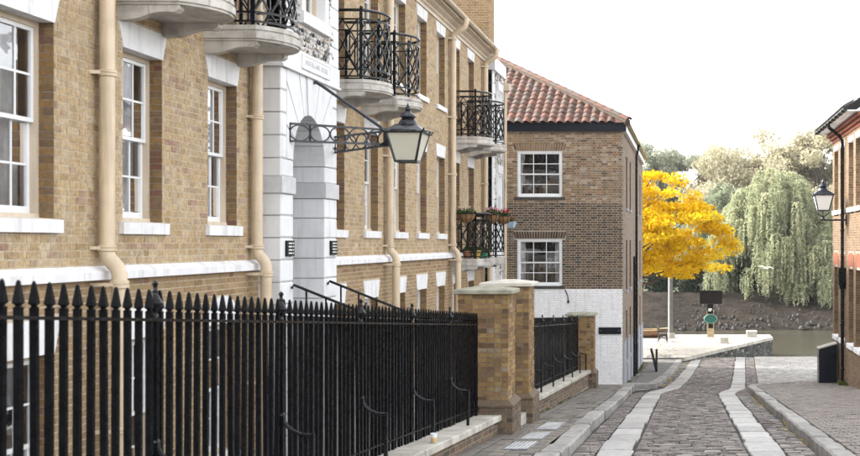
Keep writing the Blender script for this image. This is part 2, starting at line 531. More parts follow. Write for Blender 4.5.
V = np.stack([X.ravel(), Y.ravel(), Z.ravel()], 1)
i = np.arange(nx * ny).reshape(ny, nx)
Q = np.stack([i[:-1, :-1].ravel(), i[:-1, 1:].ravel(), i[1:, 1:].ravel(), i[1:, :-1].ravel()], 1)
far_bank = np_mesh('far_bank', V, Q, np.zeros(len(Q)), M['mud'], smooth=True)
tag(far_bank, kind='structure')
g = MB(); g.quad((-400, 98.9, WATER + 2.25), (400, 98.9, WATER + 2.25), (400, 400, WATER + 2.6), (-400, 400, WATER + 2.6))
M['islandgrass'] = plain('rough_grass', (0.06, 0.075, 0.035), 0.95, 0.4, 0.9, bump=0.6, bscale=4)
g.build('bank_top', M['islandgrass'], far_bank)
# stones along the far waterline, too small to tell apart
sv, sq, sr = [], [], []
for k in range(900):
    x = R.uniform(-20, 32); u = R.random() ** 1.6
    y = 86.4 + u * 7.5 + 0.5 * math.sin(x * 0.21)
    z = WATER + (y - 86.2) / 9.5 * 2.3 + 0.02
    s_ = R.uniform(0.06, 0.2) * (1.2 - 0.6 * u)
    n0 = len(sv)
    a = R.uniform(0, 6.28)
    for kk in range(4):
        sv.append((x + s_ * R.uniform(0.7, 1.3) * math.cos(a + kk * 1.571), y + s_ * R.uniform(0.7, 1.3) * math.sin(a + kk * 1.571), z - 0.05))
    for kk in range(4):
        sv.append((x + 0.6 * s_ * R.uniform(0.6, 1.2) * math.cos(a + kk * 1.571), y + 0.6 * s_ * R.uniform(0.6, 1.2) * math.sin(a + kk * 1.571), z + s_ * R.uniform(0.4, 0.9)))
    q = [(0, 1, 5, 4), (1, 2, 6, 5), (2, 3, 7, 6), (3, 0, 4, 7), (4, 5, 6, 7)]
    sq += [tuple(n0 + j for j in f) for f in q]; sr += [R.random()] * 5
M['bankstone'] = sett_mat('bank_stone', 'attr', [(0, (0.008, 0.007, 0.006)), (0.7, (0.018, 0.016, 0.013)), (1, (0.045, 0.04, 0.034))], (.8, .95), 0.0)
np_mesh('stones', np.array(sv), np.array(sq), sr, M['bankstone'], far_bank, kind='stuff')

# ---- carriageway: joint bed, stone setts, two lines of granite wheel slabs
TL = (-1.27, -0.80); TR = (0.88, 1.36); KL, KR = -1.66, 1.84
road_o = MB()
strip(road_o, ys(-12, 37, 1) + ys(37, 62, 0.8)[1:], lambda y: KL - 0.1 + (bend(y) if y > 36 else 0), lambda y: KR + 0.05 + bend(y), lambda y: road(y) - 0.034)
road_o = tag(road_o.build('road', M['bed']), kind='structure')
# mouth of the side alley, plain asphalt
al = MB()
strip(al, ys(34.75, 37.9, 0.5), K(-14), lambda y: -1.62 + (bend(y) if y > 36 else 0), lambda y: road(y) - 0.006, 6)
alley = tag(al.build('alley', M['asphalt']), kind='structure')

SL = math.atan(0.083)
unit = MB(); unit.cbox(-0.5, 0.5, -0.5, 0.5, -1, 0, 0.0)
def sett_geo(mb, x0, x1, y0, y1, h, c, ch=0.016):
    z0, z1 = road(y0), road(y1)
    j = lambda: R.uniform(-0.006, 0.006)
    d = 0.05
    P = [(x0 + j(), y0 + j(), z0), (x1 + j(), y0 + j(), z0), (x1 + j(), y1 + j(), z1), (x0 + j(), y1 + j(), z1)]
    cx, cy = (x0 + x1) / 2, (y0 + y1) / 2
    T = [(x + (ch if x < cx else -ch), y + (ch if y < cy else -ch), z + h + R.uniform(-0.004, 0.004)) for x, y, z in P]
    mb.add([(a, b, z - d) for a, b, z in P] + [(a, b, z + h - 0.012) for a, b, z in P] + T,
           [(0, 1, 5, 4), (1, 2, 6, 5), (2, 3, 7, 6), (3, 0, 4, 7), (4, 5, 9, 8), (5, 6, 10, 9), (6, 7, 11, 10), (7, 4, 8, 11), (8, 9, 10, 11)], c)
single = 0
many = MB()
y = 5.0
while y < 57.6:
    dy = R.uniform(0.095, 0.135)
    b = bend(y)
    for lo, hi in ((KL + 0.035, TL[0] - 0.032), (TL[1] + 0.032, TR[0] - 0.032), (TR[1] + 0.032, KR - 0.035)):
        narrow = hi - lo < 0.6
        if narrow and lo < 0 and 34.6 < y < 38.5: continue
        x = lo + (R.uniform(-0.1, 0) if not narrow else 0)
        while x < hi - 0.04:
            L = R.uniform(0.15, 0.29)
            x1 = min(x + L, hi)
            if hi - x1 < 0.07: x1 = hi
            x0 = max(x, lo)
            if x1 - x0 > 0.05:
                h = R.gauss(0, 0.0075)
                sl_ = min(1, max(0, (y - 43) / 10)); cc = min(1, max(0, R.gauss(0.42 + 0.45 * sl_, 0.25)))  # setts coloured paler towards the quay to imitate grazing sheen
                if 14.6 < y < 20 and single < 300:
                    m1 = MB(); sett_geo(m1, x0 + b + 0.008, x1 + b - 0.008, y + 0.009, y + dy - 0.009, h, cc)
                    m1.build('sett', M['sett_obj'], road_o); single += 1
                else:
                    sett_geo(many, x0 + b + 0.008, x1 + b - 0.008, y + 0.009, y + dy - 0.009, h, cc)
            x = x1
    y += dy
many.build('setts', M['sett'], road_o, kind='stuff')

def stone_piece(xa0, xb0, xa1, xb1, y0, y1, zf, top, depth, ch, jit=0.008):
    """one laid stone between two cross lines; xa/xb are its edges at each end"""
    m = MB()
    j = lambda s=jit: R.uniform(-s, s)
    n = 4
    rows = []
    for k in range(n + 1):
        u = k / n; yy_ = y0 + (y1 - y0) * u
        a = xa0 + (xa1 - xa0) * u + j(); b_ = xb0 + (xb1 - xb0) * u + j()
        z = zf(yy_) + top
        e = ch if k in (0, n) else 0
        ye = yy_ + (ch if k == 0 else -ch if k == n else 0)
        rows.append([(a, yy_, zf(yy_) + top - depth), (a, yy_, z - ch), (a + ch, ye, z + j(0.003) - e * 0.2), ((a + b_) / 2, ye, z + j(0.004)), (b_ - ch, ye, z + j(0.003) - e * 0.2), (b_, yy_, z - ch), (b_, yy_, zf(yy_) + top - depth)])
    m.loft(rows, 0.5, True, closed=False)
    return m
for lo, hi in (TL, TR):
    y = 4.0
    while y < 57.4:
        L = R.uniform(0.75, 1.55)
        if 32.5 < y < 40: L = R.uniform(0.55, 0.8)
        y1 = min(y + L, 57.6)
        e = R.uniform(-0.015, 0.015); e2 = R.uniform(-0.015, 0.015)
        g0, g1 = bend(y + 0.008), bend(y1 - 0.008)
        e += R.uniform(-0.012, 0.012)
        stone_piece(lo + e + g0, hi + e2 + g0, lo + e + g1, hi + e2 + g1, y + 0.013, y1 - 0.013, road, 0.014 + R.uniform(-0.007, 0.007), 0.05, 0.016, 0.016).build('wheel_slab', M['slab'], road_o)
        y = y1

# ---- pavement beside the terrace
pv = MB()
strip(pv, ys(-6, 36.2, 1), K(-3.0), K(KL - 0.30), lambda y: pave(y) - 0.02)
terrace_pavement = tag(pv.build('terrace_pavement', M['bed']), kind='structure')
GR = [(15.2, 16.4), (16.75, 18.0), (18.5, 20.1)]            # pavement lights let into the flags
gx0, gx1 = -2.48, -2.12
cm = MB(); strip(cm, ys(14.8, 20.6, 1), K(gx0 - .22), K(gx1 + .16), lambda y: pave(y) - .012)
cm.build('cement', plain('cement_patch', (.25, .215, .165), .9, .35, 8, bump=.5), terrace_pavement)
pm = MB()
x = -2.72
while x < KL - 0.33:
    wd = R.uniform(0.17, 0.20)
    x1 = x + wd
    if x1 > KL - 0.36: x1 = KL - 0.315
    y = 3.0 + R.uniform(0, 0.3)
    while y < 36.0:
        L = R.uniform(0.26, 0.42)
        yc = y + L / 2
        if not any(a - 0.05 < yc < b + 0.05 and x1 > gx0 + .03 and x < gx1 - .03 for a, b in GR):
            h = R.gauss(0, 0.004)
            z0, z1 = pave(y) + h, pave(y + L) + h
            xa, xb, ya, yb = x + 0.008, x1 - 0.008, y + 0.008, y + L - 0.008
            ch = 0.008
            pm.add([(xa, ya, z0 - .03), (xb, ya, z0 - .03), (xb, yb, z1 - .03), (xa, yb, z1 - .03), (xa, ya, z0 - ch), (xb, ya, z0 - ch), (xb, yb, z1 - ch), (xa, yb, z1 - ch),
                    (xa + ch, ya + ch, z0), (xb - ch, ya + ch, z0), (xb - ch, yb - ch, z1), (xa + ch, yb - ch, z1)],
                   [(0, 1, 5, 4), (1, 2, 6, 5), (2, 3, 7, 6), (3, 0, 4, 7), (4, 5, 9, 8), (5, 6, 10, 9), (6, 7, 11, 10), (7, 4, 8, 11), (8, 9, 10, 11)], R.random())
        y += L
    x = x1
pm.build('pavers', M['paver'], terrace_pavement, kind='stuff')
# edge course against the wall
y = 3.0
while y < 36.0:
    L = R.uniform(0.5, 0.8)
    stone_piece(-2.95, -2.73, -2.95, -2.73, y + .005, y + L - .005, pave, 0.004, 0.03, 0.006, 0.003).build('edge_flag', M['paver'], terrace_pavement)
    y += L
def kerb_line(parent, y0, y1, xin, wd, side):
    y = y0
    while y < y1 - 0.2:
        L = R.uniform(0.95, 1.5)
        y2 = min(y + L, y1)
        e = R.uniform(-0.012, 0.012)
        a = lambda yy_: (xin(yy_) - wd if side < 0 else xin(yy_)) + e
        stone_piece(a(y), a(y) + wd, a(y2), a(y2) + wd, y + .006, y2 - .006, pave, 0.012 + R.uniform(-.012, .012), 0.22, 0.028, 0.016).build('kerb_stone', M['kerb'], parent)
        y = y2
kerb_line(terrace_pavement, 3.0, 36.1, lambda y: KL + 0.02 * math.sin(y * 0.5), 0.30, -1)

# ---- pavement along the ochre building
pv = MB()
EDGE = lambda y: KR + (0 if y < 36 else (y - 36) ** 1.5 * 0.28)
strip(pv, ys(-6, 41.0, 0.8), lambda y: min(EDGE(y) + 0.25, 5.4), K(5.6), lambda y: pave(y) - 0.02)
ochre_pavement = tag(pv.build('ochre_building_pavement', M['bed']), kind='structure')
pm = MB()
y = 10.0
row = 0
while y < 40.6:
    dy = 0.215
    x = EDGE(y) + 0.31 - (0.1 if row % 2 else 0.0)
    while x < 5.0:
        xa, xb, ya, yb = max(x, EDGE(y) + 0.3) + 0.007, min(x + 0.2, 5.0) - 0.007, y + 0.007, y + dy - 0.007
        if xb - xa > 0.03:
            h = R.gauss(0, 0.003); z0, z1 = pave(ya) + h, pave(yb) + h; ch = 0.006
            pm.add([(xa, ya, z0 - .03), (xb, ya, z0 - .03), (xb, yb, z1 - .03), (xa, yb, z1 - .03), (xa, ya, z0 - ch), (xb, ya, z0 - ch), (xb, yb, z1 - ch), (xa, yb, z1 - ch),
                    (xa + ch, ya + ch, z0), (xb - ch, ya + ch, z0), (xb - ch, yb - ch, z1), (xa + ch, yb - ch, z1)],
                   [(0, 1, 5, 4), (1, 2, 6, 5), (2, 3, 7, 6), (3, 0, 4, 7), (4, 5, 9, 8), (5, 6, 10, 9), (6, 7, 11, 10), (7, 4, 8, 11), (8, 9, 10, 11)], R.random())
        x += 0.2
    y += dy; row += 1
pm.build('pavers', M['paver2'], ochre_pavement, kind='stuff')
kerb_line(ochre_pavement, 3.0, 36.9, lambda y: EDGE(y), 0.28, 1)

# ---- corner pavement beside the corner house
CP = lambda y: -1.02 + 0.046 * (y - 38)
pv = MB()
strip(pv, ys(37.75, 54.6, 0.8), K(-14), lambda y: CP(y) - 0.28, lambda y: pave(y) - 0.004, 3)
corner_pavement = tag(pv.build('corner_pavement', M['asphalt']), kind='structure')
y = 38.2
while y < 54:
    L = R.uniform(0.9, 1.4); y2 = min(y + L, 54.4)
    stone_piece(CP(y) - 0.28, CP(y), CP(y2) - 0.28, CP(y2), y + .005, y2 - .005, pave, 0.012, 0.17, 0.02).build('kerb_stone', M['kerb'], corner_pavement)
    y = y2
x = -9.0
while x < -1.35:
    L = R.uniform(0.8, 1.2); x2 = min(x + L, -1.3)
    m = MB(); zt = pave(37.8) + 0.012
    m.cbox(x + .005, x2 - .005, 37.5, 37.78, zt - .2, zt, 0.02)
    m.build('kerb_stone', M['kerb'], corner_pavement)
    x = x2
m = MB()                                                      # rounded corner stone
pts = [(-1.3, 37.5), (-1.15, 37.53), (-1.06, 37.62), (-1.02, 37.8), (-1.0, 38.2), (-1.28, 38.2), (-1.3, 37.8)]
zt = pave(37.9) + 0.008
m.prism(pts, lambda u, v, q: (u, v, q), zt - 0.2, zt)
m.build('kerb_stone', M['kerb'], corner_pavement)

# ---- quay: pale paving at the foot of the lane, and the raised platform beside the slip
YQ = -5.45 + EYE
q = MB()
strip(q, ys(41.0, 58.2, 0.8) + ys(58.2, 63, 0.8)[1:], lambda y: KR + bend(y) - 0.02, K(40), lambda y: road(y) - 0.004, 2)
strip(q, ys(36.0, 41.0, 0.8), lambda y: KR + bend(y) - 0.02, lambda y: min(5.0, EDGE(y) + 0.35) if y < 40.6 else 5.4, lambda y: road(y) + 0.0, 1)
slip = tag(q.build('slipway', M['mortar_dark']), kind='structure')
PALE = [(0, (0.13, 0.12, 0.11)), (0.4, (0.21, 0.20, 0.187)), (0.8, (0.28, 0.268, 0.253)), (1, (0.38, 0.367, 0.35))]
M['pale_sett'] = sett_mat('pale_sheen_sett', 'attr', PALE, (0.4, 0.65))  # light colour stands in for sheen on the setts by the quay
ps = MB(); y = 36.4
while y < 57.8:
    dy = R.uniform(0.13, 0.19); x = KR + bend(y) + 0.01
    lim = min(4.9, EDGE(y) + 0.25) if y < 40.9 else (10.0 if y > 41.2 else 5.0)
    while x < lim - .05:
        x1 = min(x + R.uniform(.2, .34), lim)
        sett_geo(ps, x + .006, x1 - .006, y + .006, y + dy - .006, .012 + R.gauss(0, .004), min(1, max(0, R.gauss(.55 + .25 * min(1, (y - 38) / 12), .2))))
        x = x1
    y += dy
ps.build('setts', M['pale_sett'], slip, kind='stuff')
A = (-0.24, 54.6); B = (4.87, 66.7); Cc = (4.87, 68.4)
pl = MB()
poly = [(-60, 54.62), A, B, Cc, (-60, 68.4)]
pl.add([(x, y, YQ) for x, y in poly], [(0, 1, 2, 3, 4)])
quay = tag(pl.build('quay', M['quay']), kind='structure')
kb = MB()
for (x0, y0), (x1, y1) in ((A, B), (B, Cc), (Cc, (-60, 68.4))):
    kb.quad((x0, y0, YQ - 0.3), (x1, y1, YQ - 0.3), (x1, y1, -7), (x0, y0, -7))
kb.build('wall_core', plain('wet_mortar', (.06, .06, .052), .8, .3, 5), quay)
# coping along the wall edge, and rubble stones in its face
n = 12
for k in range(n):
    p = Vector((*A, 0)).lerp(Vector((*B, 0)), k / n); r_ = Vector((*A, 0)).lerp(Vector((*B, 0)), (k + 1) / n)
    d = (r_ - p).normalized(); nn = Vector((d.y, -d.x, 0))
    m = MB()
    a, b_ = p + d * .008, r_ - d * .008
    ring = lambda c_: [(c_ + nn * .06 + Vector((0, 0, YQ - .16))), (c_ + nn * .06 + Vector((0, 0, YQ + .01))), (c_ - nn * .45 + Vector((0, 0, YQ + .014))), (c_ - nn * .45 + Vector((0, 0, YQ - .16)))]
    m.loft([ring(a), ring(b_)])
    m.build('coping_stone', M['coping'], quay)
d = (Vector((*B, 0)) - Vector((*A, 0))); Lw = d.length; d.normalize(); nn = Vector((d.y, -d.x, 0))
rub = MB()
zc = YQ - 0.17
while zc > -5.6:
    hh = R.uniform(0.12, 0.2); s_ = 0
    while s_ < Lw:
        ll = R.uniform(0.15, 0.42); o0 = Vector((*A, 0)) + d * (s_ + .015); o1 = Vector((*A, 0)) + d * min(Lw, s_ + ll - .015)
        pr = R.uniform(.015, .06)
        z0, z1 = zc - hh + .012, zc - .012
        V8 = [o0 + Vector((0, 0, z0)), o1 + Vector((0, 0, z0)), o1 + Vector((0, 0, z1)), o0 + Vector((0, 0, z1))]
        cen = (V8[0] + V8[2]) / 2
        F8 = [v.lerp(cen, .18) + nn * pr for v in V8]
        rub.add(V8 + F8, [(0, 1, 5, 4), (1, 2, 6, 5), (2, 3, 7, 6), (3, 0, 4, 7), (4, 5, 6, 7)], R.random())
        s_ += ll
    zc -= hh
M['rubble'] = sett_mat('rubble_stone', 'attr', [(0, (0.025, 0.029, 0.027)), (0.5, (0.06, 0.065, 0.058)), (0.85, (0.12, 0.12, 0.108)), (1, (0.30, 0.29, 0.255))], (.6, .85), 0.1)
rub.build('rubble', M['rubble'], quay, kind='stuff')
# strip of setts at the quay's landward edge
st = MB()
for k in range(3):
    x = -2.0
    while x < -0.9:
        st.cbox(x + .01, x + .19, 54.75 + k * .42, 55.1 + k * .42, YQ - .02, YQ + .02, .02, R.random()); x += .2
st.build('setts', M['sett'], quay, kind='stuff')

# ground of the basement area behind the railings and of the forecourt
ar = MB()
strip(ar, ys(4, 18.2, 2), K(-6.2), K(-3.4), K(-3.55 + EYE))
strip(ar, ys(18.45, 36.4, 1), K(-6.2), K(-3.0), lambda y: pave(y) - 0.008)
ar.quad((-6.2, 18.45, -3.55 + EYE), (-3.0, 18.45, -3.55 + EYE), (-3.0, 18.45, pave(18.45)), (-6.2, 18.45, pave(18.45)))
tag(ar.build('area_paving', M['asphalt']), kind='structure')
rw = MB(); rw.quad((-3.42, 4, -3.6 + EYE), (-3.42, 18.4, -3.6 + EYE), (-3.42, 18.4, pave(18.4) + .2), (-3.42, 4, pave(4) + .2))
tag(rw.build('area_retaining_wall', M['mortar_dark']), kind='structure')
# ================================================================== brickwork
def hole_rect(a, b, c, d):
    return lambda v: (a, b) if c < v < d else None
def bricks(mb, P, u0, u1, v0, v1, holes=(), course=0.075, L=0.225, joint=0.011, proud=0.0035, jit=0.0025, skip=None, shift=0.0, out=None, cfun=None):
    """Flemish bond; P(u, v, n) maps wall coordinates (along, up, outward) to the world"""
    k = 0
    v = v0
    H = L / 2
    while v < v1 - 0.02:
        vt = min(v + course, v1)
        vm = (v + vt) / 2
        u = u0 - ((H * 0.5 + H) if k % 2 else 0.0) - shift
        n = 0
        hs_ = [h(vm) for h in holes]
        hs_ = [h for h in hs_ if h]
        while u < u1:
            ln = L if (n % 2 == 0) else H
            segs = [(max(u, u0), min(u + ln, u1))]
            for h0, h1 in hs_:
                ns = []
                for a, b in segs:
                    if b <= h0 or a >= h1: ns.append((a, b))
                    else:
                        if a < h0: ns.append((a, h0))
                        if b > h1: ns.append((h1, b))
                segs = ns
            for a, b in segs:
                if b - a > 0.035:
                    if out is not None and out(a, b, v, vt):
                        continue
                    brick_geo(mb, P, a + joint / 2, b - joint / 2, v + joint / 2, vt - joint / 2, proud, jit, cfun(a, v) if cfun else R.random())
            u += ln; n += 1
        v = vt; k += 1
def brick_geo(mb, P, a, b, c, d, proud, jit, col):
    j = lambda: R.uniform(-jit, jit)
    p = proud + R.uniform(-0.35, 0.35) * proud
    F = [(a + j(), c + j(), p + j() * .6), (b + j(), c + j(), p + j() * .6), (b + j(), d + j(), p + j() * .6), (a + j(), d + j(), p + j() * .6)]
    mb.add([P(u, v, -0.004) for u, v, n in F] + [P(u, v, n) for u, v, n in F],
           [(0, 1, 5, 4), (1, 2, 6, 5), (2, 3, 7, 6), (3, 0, 4, 7), (4, 5, 6, 7)], col)
def backing(mb, P, u0, u1, v0, v1, rects, n=0.0):
    us = sorted({u0, u1, *[min(max(q, u0), u1) for r in rects for q in r[:2]]})
    vs = sorted({v0, v1, *[min(max(q, v0), v1) for r in rects for q in r[2:]]})
    for a, b in zip(us[:-1], us[1:]):
        for c, d in zip(vs[:-1], vs[1:]):
            m_, q_ = (a + b) / 2, (c + d) / 2
            if not any(r[0] < m_ < r[1] and r[2] < q_ < r[3] for r in rects):
                mb.quad(P(a, c, n), P(b, c, n), P(b, d, n), P(a, d, n))

# ================================================================== the yellow brick terrace
XF = -6.0
T0, T1 = 8.4, 33.9                       # extent along the lane
terrace = thing('terrace_building', (XF, T0, -2.0), 'long yellow stock brick terrace with white stone trim, iron balconies and cream downpipes', 'building')
PF = lambda u, v, n: (XF + n, u, v + EYE)
OW = 0.46                                # half width of a window opening
GW = [10.42, 12.66, 14.83, 19.62, 21.8, 23.95, 25.92, 27.9, 29.75, 31.75]     # window axes
BALC = [12.66, 14.83, 19.55, 21.7, 29.75, 31.75]
PORCH = (16.05, 18.6)
rects = [(PORCH[0] + .02, PORCH[1] - .02, -3.6, 5.3)]
holes = [hole_rect(PORCH[0], PORCH[1], -4, 6)]
for i_, c_ in enumerate(GW):
    door = c_ in (29.75, 31.75)
    b0 = -0.38 if door else 0.231
    f0 = 3.33 if not any(abs(c_ - b) < 0.2 for b in BALC + [10.42]) else 2.70
    for lo, hi in ((b0, 2.083), (f0, 5.06), (-2.75, -1.04)):
        rects.append((c_ - OW, c_ + OW, lo, hi))
        holes.append(hole_rect(c_ - OW, c_ + OW, lo - 0.01, hi))
        hl = 0.29 if hi > 0 else 0.33
        if hi > 5: hl = 0.25
        if hi > 0 or c_ != 14.83:
            holes.append(lambda v, c_=c_, hi=hi, hl=hl: (c_ - OW - 0.1 * (v - hi) / hl, c_ + OW + 0.1 * (v - hi) / hl) if hi <= v < hi + hl else None)
        else:
            holes.append(lambda v, c_=c_, hi=hi: ((c_ - math.sqrt(max(0, .66 ** 2 - (v - hi + .3) ** 2)), c_ + math.sqrt(max(0, .66 ** 2 - (v - hi + .3) ** 2))) if hi <= v < hi + .36 else None))
wb = MB(); backing(wb, PF, T0, T1, -3.6, 5.42, rects)
wall = wb.build('wall', M['mortar'], terrace)
big = []
def near_ones(a, b, c, d):
    if 10.75 < a and b < 13.6 and -0.22 < c and d < 2.02 and len(big) < 300:
        big.append((a, b, c, d)); return True
    return False
mb = MB(); bricks(mb, PF, T0, T1, -0.30, 5.40, holes, out=near_ones)
mb.build('bricks', M['stock'], wall, kind='stuff')
for a, b, c, d in big:
    m1 = MB(); brick_geo(m1, PF, a + .005, b - .005, c + .005, d - .005, .0035, .0025, .5)
    m1.build('brick', M['stock_obj'], wall)
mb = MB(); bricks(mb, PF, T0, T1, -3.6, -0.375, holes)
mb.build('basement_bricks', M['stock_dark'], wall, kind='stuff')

# string course: white stone blocks with a weathered top
y = T0
prof = [(0, -.385), (.10, -.372), (.10, -.292), (0, -.232)]
while y < T1 - .05:
    y2 = min(y + R.uniform(0.85, 1.15), T1)
    for a, b in ([(y, min(y2, PORCH[0] - .01))] if y < PORCH[0] else [(max(y, PORCH[1] + .01), y2)]):
        if b - a > .1:
            m = MB(); m.prism([(u + R.uniform(-.002, .002), v) for u, v in prof], lambda u, v, q: (XF + u, q, v + EYE), a + .003, b - .003)
            m.build('string_course_block', M['stone'], wall)
    y = y2

# ---- sash windows
def sash_window(name, w2, h, cols, rows_up, rows_lo, recess, axis, frame_mat, curtain=0.5, sill=None, lintel=None, reveal=None, parent=None, loc=(0, 0, 0), blind=0.0):
    """local: x outward, y along the wall, z up from the bottom of the opening. axis +1: outward is +X, -1: -X, 'S': outward is -Y"""
    def T(x, y_, z):
        return (x, y_, z) if axis == 1 else ((-x, -y_, z) if axis == -1 else (y_, -x, z))
    def bx(m, x0, x1, y0, y1, z0, z1, c=.5):
        p = MB().box(x0, x1, y0, y1, z0, z1)
        m.add([T(*v) for v in p.v], p.f, c)
    fr = MB(); f = 0.055
    r0, r1 = -recess - 0.10, -recess
    bx(fr, r0, r1, -w2, -w2 + f, 0, h); bx(fr, r0, r1, w2 - f, w2, 0, h)
    bx(fr, r0, r1, -w2 + f, w2 - f, h - f, h); bx(fr, r0, r1 + .03, -w2 + f, w2 - f, 0, f * .8)
    win = fr.local(name, frame_mat, parent, loc)
    iw = w2 - f; z0 = f * .8; z1 = h - f; zm = (z0 + z1) / 2
    for up in (1, 0):
        xo = r1 - (0.022 if up else 0.058); xi = xo - 0.034
        a, b = (zm - .018, z1) if up else (z0, zm + .018)
        s_ = MB(); st_, rl = 0.042, 0.04
        bx(s_, xi, xo, -iw, -iw + st_, a, b); bx(s_, xi, xo, iw - st_, iw, a, b)
        bx(s_, xi, xo, -iw + st_, iw - st_, a, a + (rl if up else rl * 1.7)); bx(s_, xi, xo, -iw + st_, iw - st_, b - rl, b)
        ga, gb = a + (rl if up else rl * 1.7), b - rl
        rows = rows_up if up else rows_lo
        gw = 0.022
        cw = (2 * iw - 2 * st_) / cols; rh = (gb - ga) / rows
        for k in range(1, cols):
            yy_ = -iw + st_ + cw * k
            bx(s_, xi + .004, xo - .006, yy_ - gw / 2, yy_ + gw / 2, ga, gb)
        for k in range(1, rows):
            zz = ga + rh * k
            bx(s_, xi + .006, xo - .008, -iw + st_, iw - st_, zz - gw / 2, zz + gw / 2)
        s_.local('sash', M['white'], win)
        xg = (xi + xo) / 2
        for p in range(cols):
            for q_ in range(rows):
                g_ = MB()
                ya, yb = -iw + st_ + cw * p + gw / 2 - .002, -iw + st_ + cw * (p + 1) - gw / 2 + .002
                za, zb = ga + rh * q_ + gw / 2 - .002, ga + rh * (q_ + 1) - gw / 2 + .002
                tl = R.uniform(-.0025, .0025); t2 = R.uniform(-.0025, .0025)
                g_.add([T(xg + tl, ya, za), T(xg - tl, yb, za), T(xg - tl + t2, yb, zb), T(xg + tl + t2, ya, zb)], [(0, 1, 2, 3)])
                g_.local('pane', M['glass'], win)
    rm = MB()
    x0, x1 = r0 - 1.4, r0 - .005
    for face in ([(x0, -w2 - .4, -.3), (x0, w2 + .4, -.3), (x0, w2 + .4, h + .2), (x0, -w2 - .4, h + .2)],
                 [(x0, -w2 - .4, -.3), (x1, -w2 - .4, -.3), (x1, w2 + .4, -.3), (x0, w2 + .4, -.3)],
                 [(x0, -w2 - .4, h + .2), (x1, -w2 - .4, h + .2), (x1, w2 + .4, h + .2), (x0, w2 + .4, h + .2)],
                 [(x0, -w2 - .4, -.3), (x1, -w2 - .4, -.3), (x1, -w2 - .4, h + .2), (x0, -w2 - .4, h + .2)],
                 [(x0, w2 + .4, -.3), (x1, w2 + .4, -.3), (x1, w2 + .4, h + .2), (x0, w2 + .4, h + .2)]):
        rm.add([T(*v) for v in face], [(0, 1, 2, 3)])
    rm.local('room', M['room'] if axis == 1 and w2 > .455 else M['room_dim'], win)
    if curtain > 0:
        cu = MB()
        for sgn in (-1, 1):
            n_ = 14; wd = curtain * iw
            pts = [(r0 - .10 + .035 * math.sin(k * 1.9 + sgn) + .01 * R.random(), sgn * (iw - wd * k / n_)) for k in range(n_ + 1)]
            for (xa, ya), (xb, yb) in zip(pts[:-1], pts[1:]):
                cu.add([T(xa, ya, z0), T(xb, yb, z0), T(xb, yb, z1), T(xa, ya, z1)], [(0, 1, 2, 3)])
        cu.local('curtain', M['curtain'], win)
    if blind > 0:
        bl = MB(); zz = z1
        bl.add([T(r0 - .05, -iw, z1 - blind * (z1 - z0)), T(r0 - .05, iw, z1 - blind * (z1 - z0)), T(r0 - .05, iw, z1), T(r0 - .05, -iw, z1)], [(0, 1, 2, 3)])
        bl.local('blind', M['curtain'], win)
    if sill:
        pj, ov, th = sill[:3]
        m = MB(); p = MB()
        p.add([(-recess - .02, -w2 - ov, -th), (pj, -w2 - ov, -th), (pj, w2 + ov, -th), (-recess - .02, w2 + ov, -th),
               (-recess - .02, -w2 - ov, .012), (pj, -w2 - ov, -.012), (pj, w2 + ov, -.012), (-recess - .02, w2 + ov, .012)],
              [(0, 3, 2, 1), (4, 5, 6, 7), (0, 1, 5, 4), (1, 2, 6, 5), (2, 3, 7, 6), (3, 0, 4, 7)])
        # the tail of the sill stays inside the opening, only the nose runs past it
        m.add([T(*v) for v in p.v], p.f)
        m.local('sill', sill[3] if len(sill) > 3 else M['stone'], win)
    if lintel:
        hl, sp, pr = lintel
        m = MB()
        poly = [(-w2 + .001, h), (w2 - .001, h), (w2 + sp, h + hl), (-w2 - sp, h + hl)]
        m.prism(poly, lambda u, v, q_: T(q_, u, v), -recess - .12, pr)
        m.local('lintel', M['stone'], win)
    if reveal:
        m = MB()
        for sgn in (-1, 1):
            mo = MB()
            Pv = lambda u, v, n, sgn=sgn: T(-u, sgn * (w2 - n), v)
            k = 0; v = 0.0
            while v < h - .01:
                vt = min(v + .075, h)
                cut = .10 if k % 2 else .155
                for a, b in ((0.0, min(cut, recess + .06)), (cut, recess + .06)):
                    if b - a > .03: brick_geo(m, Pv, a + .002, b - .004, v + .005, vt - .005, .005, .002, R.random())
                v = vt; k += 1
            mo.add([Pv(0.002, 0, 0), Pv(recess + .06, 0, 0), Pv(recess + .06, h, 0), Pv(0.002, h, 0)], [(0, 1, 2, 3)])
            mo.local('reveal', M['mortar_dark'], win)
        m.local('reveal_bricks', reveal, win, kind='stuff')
    return win

def place(o, parent, world, **kw):
    c = copy_tree(o, parent)
    c.location = Vector(world) - wloc(parent)
    return c
hh = 2.083 - 0.231
protos = []
for cur, bl in ((0.8, 0.0), (0.98, 0.0), (0.9, 0.3)):
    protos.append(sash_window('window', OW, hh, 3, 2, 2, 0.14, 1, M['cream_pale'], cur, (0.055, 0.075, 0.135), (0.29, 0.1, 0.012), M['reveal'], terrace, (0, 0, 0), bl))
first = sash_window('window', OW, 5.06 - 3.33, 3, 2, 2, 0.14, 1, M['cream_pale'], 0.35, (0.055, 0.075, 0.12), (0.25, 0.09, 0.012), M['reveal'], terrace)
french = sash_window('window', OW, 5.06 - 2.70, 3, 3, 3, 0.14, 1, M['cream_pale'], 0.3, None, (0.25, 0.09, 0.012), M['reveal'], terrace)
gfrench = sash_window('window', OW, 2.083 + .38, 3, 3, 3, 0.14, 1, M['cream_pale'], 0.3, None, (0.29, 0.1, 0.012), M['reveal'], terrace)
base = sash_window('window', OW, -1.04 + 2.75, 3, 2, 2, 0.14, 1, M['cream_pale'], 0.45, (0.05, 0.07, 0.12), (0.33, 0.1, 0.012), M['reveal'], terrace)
usedp = set()
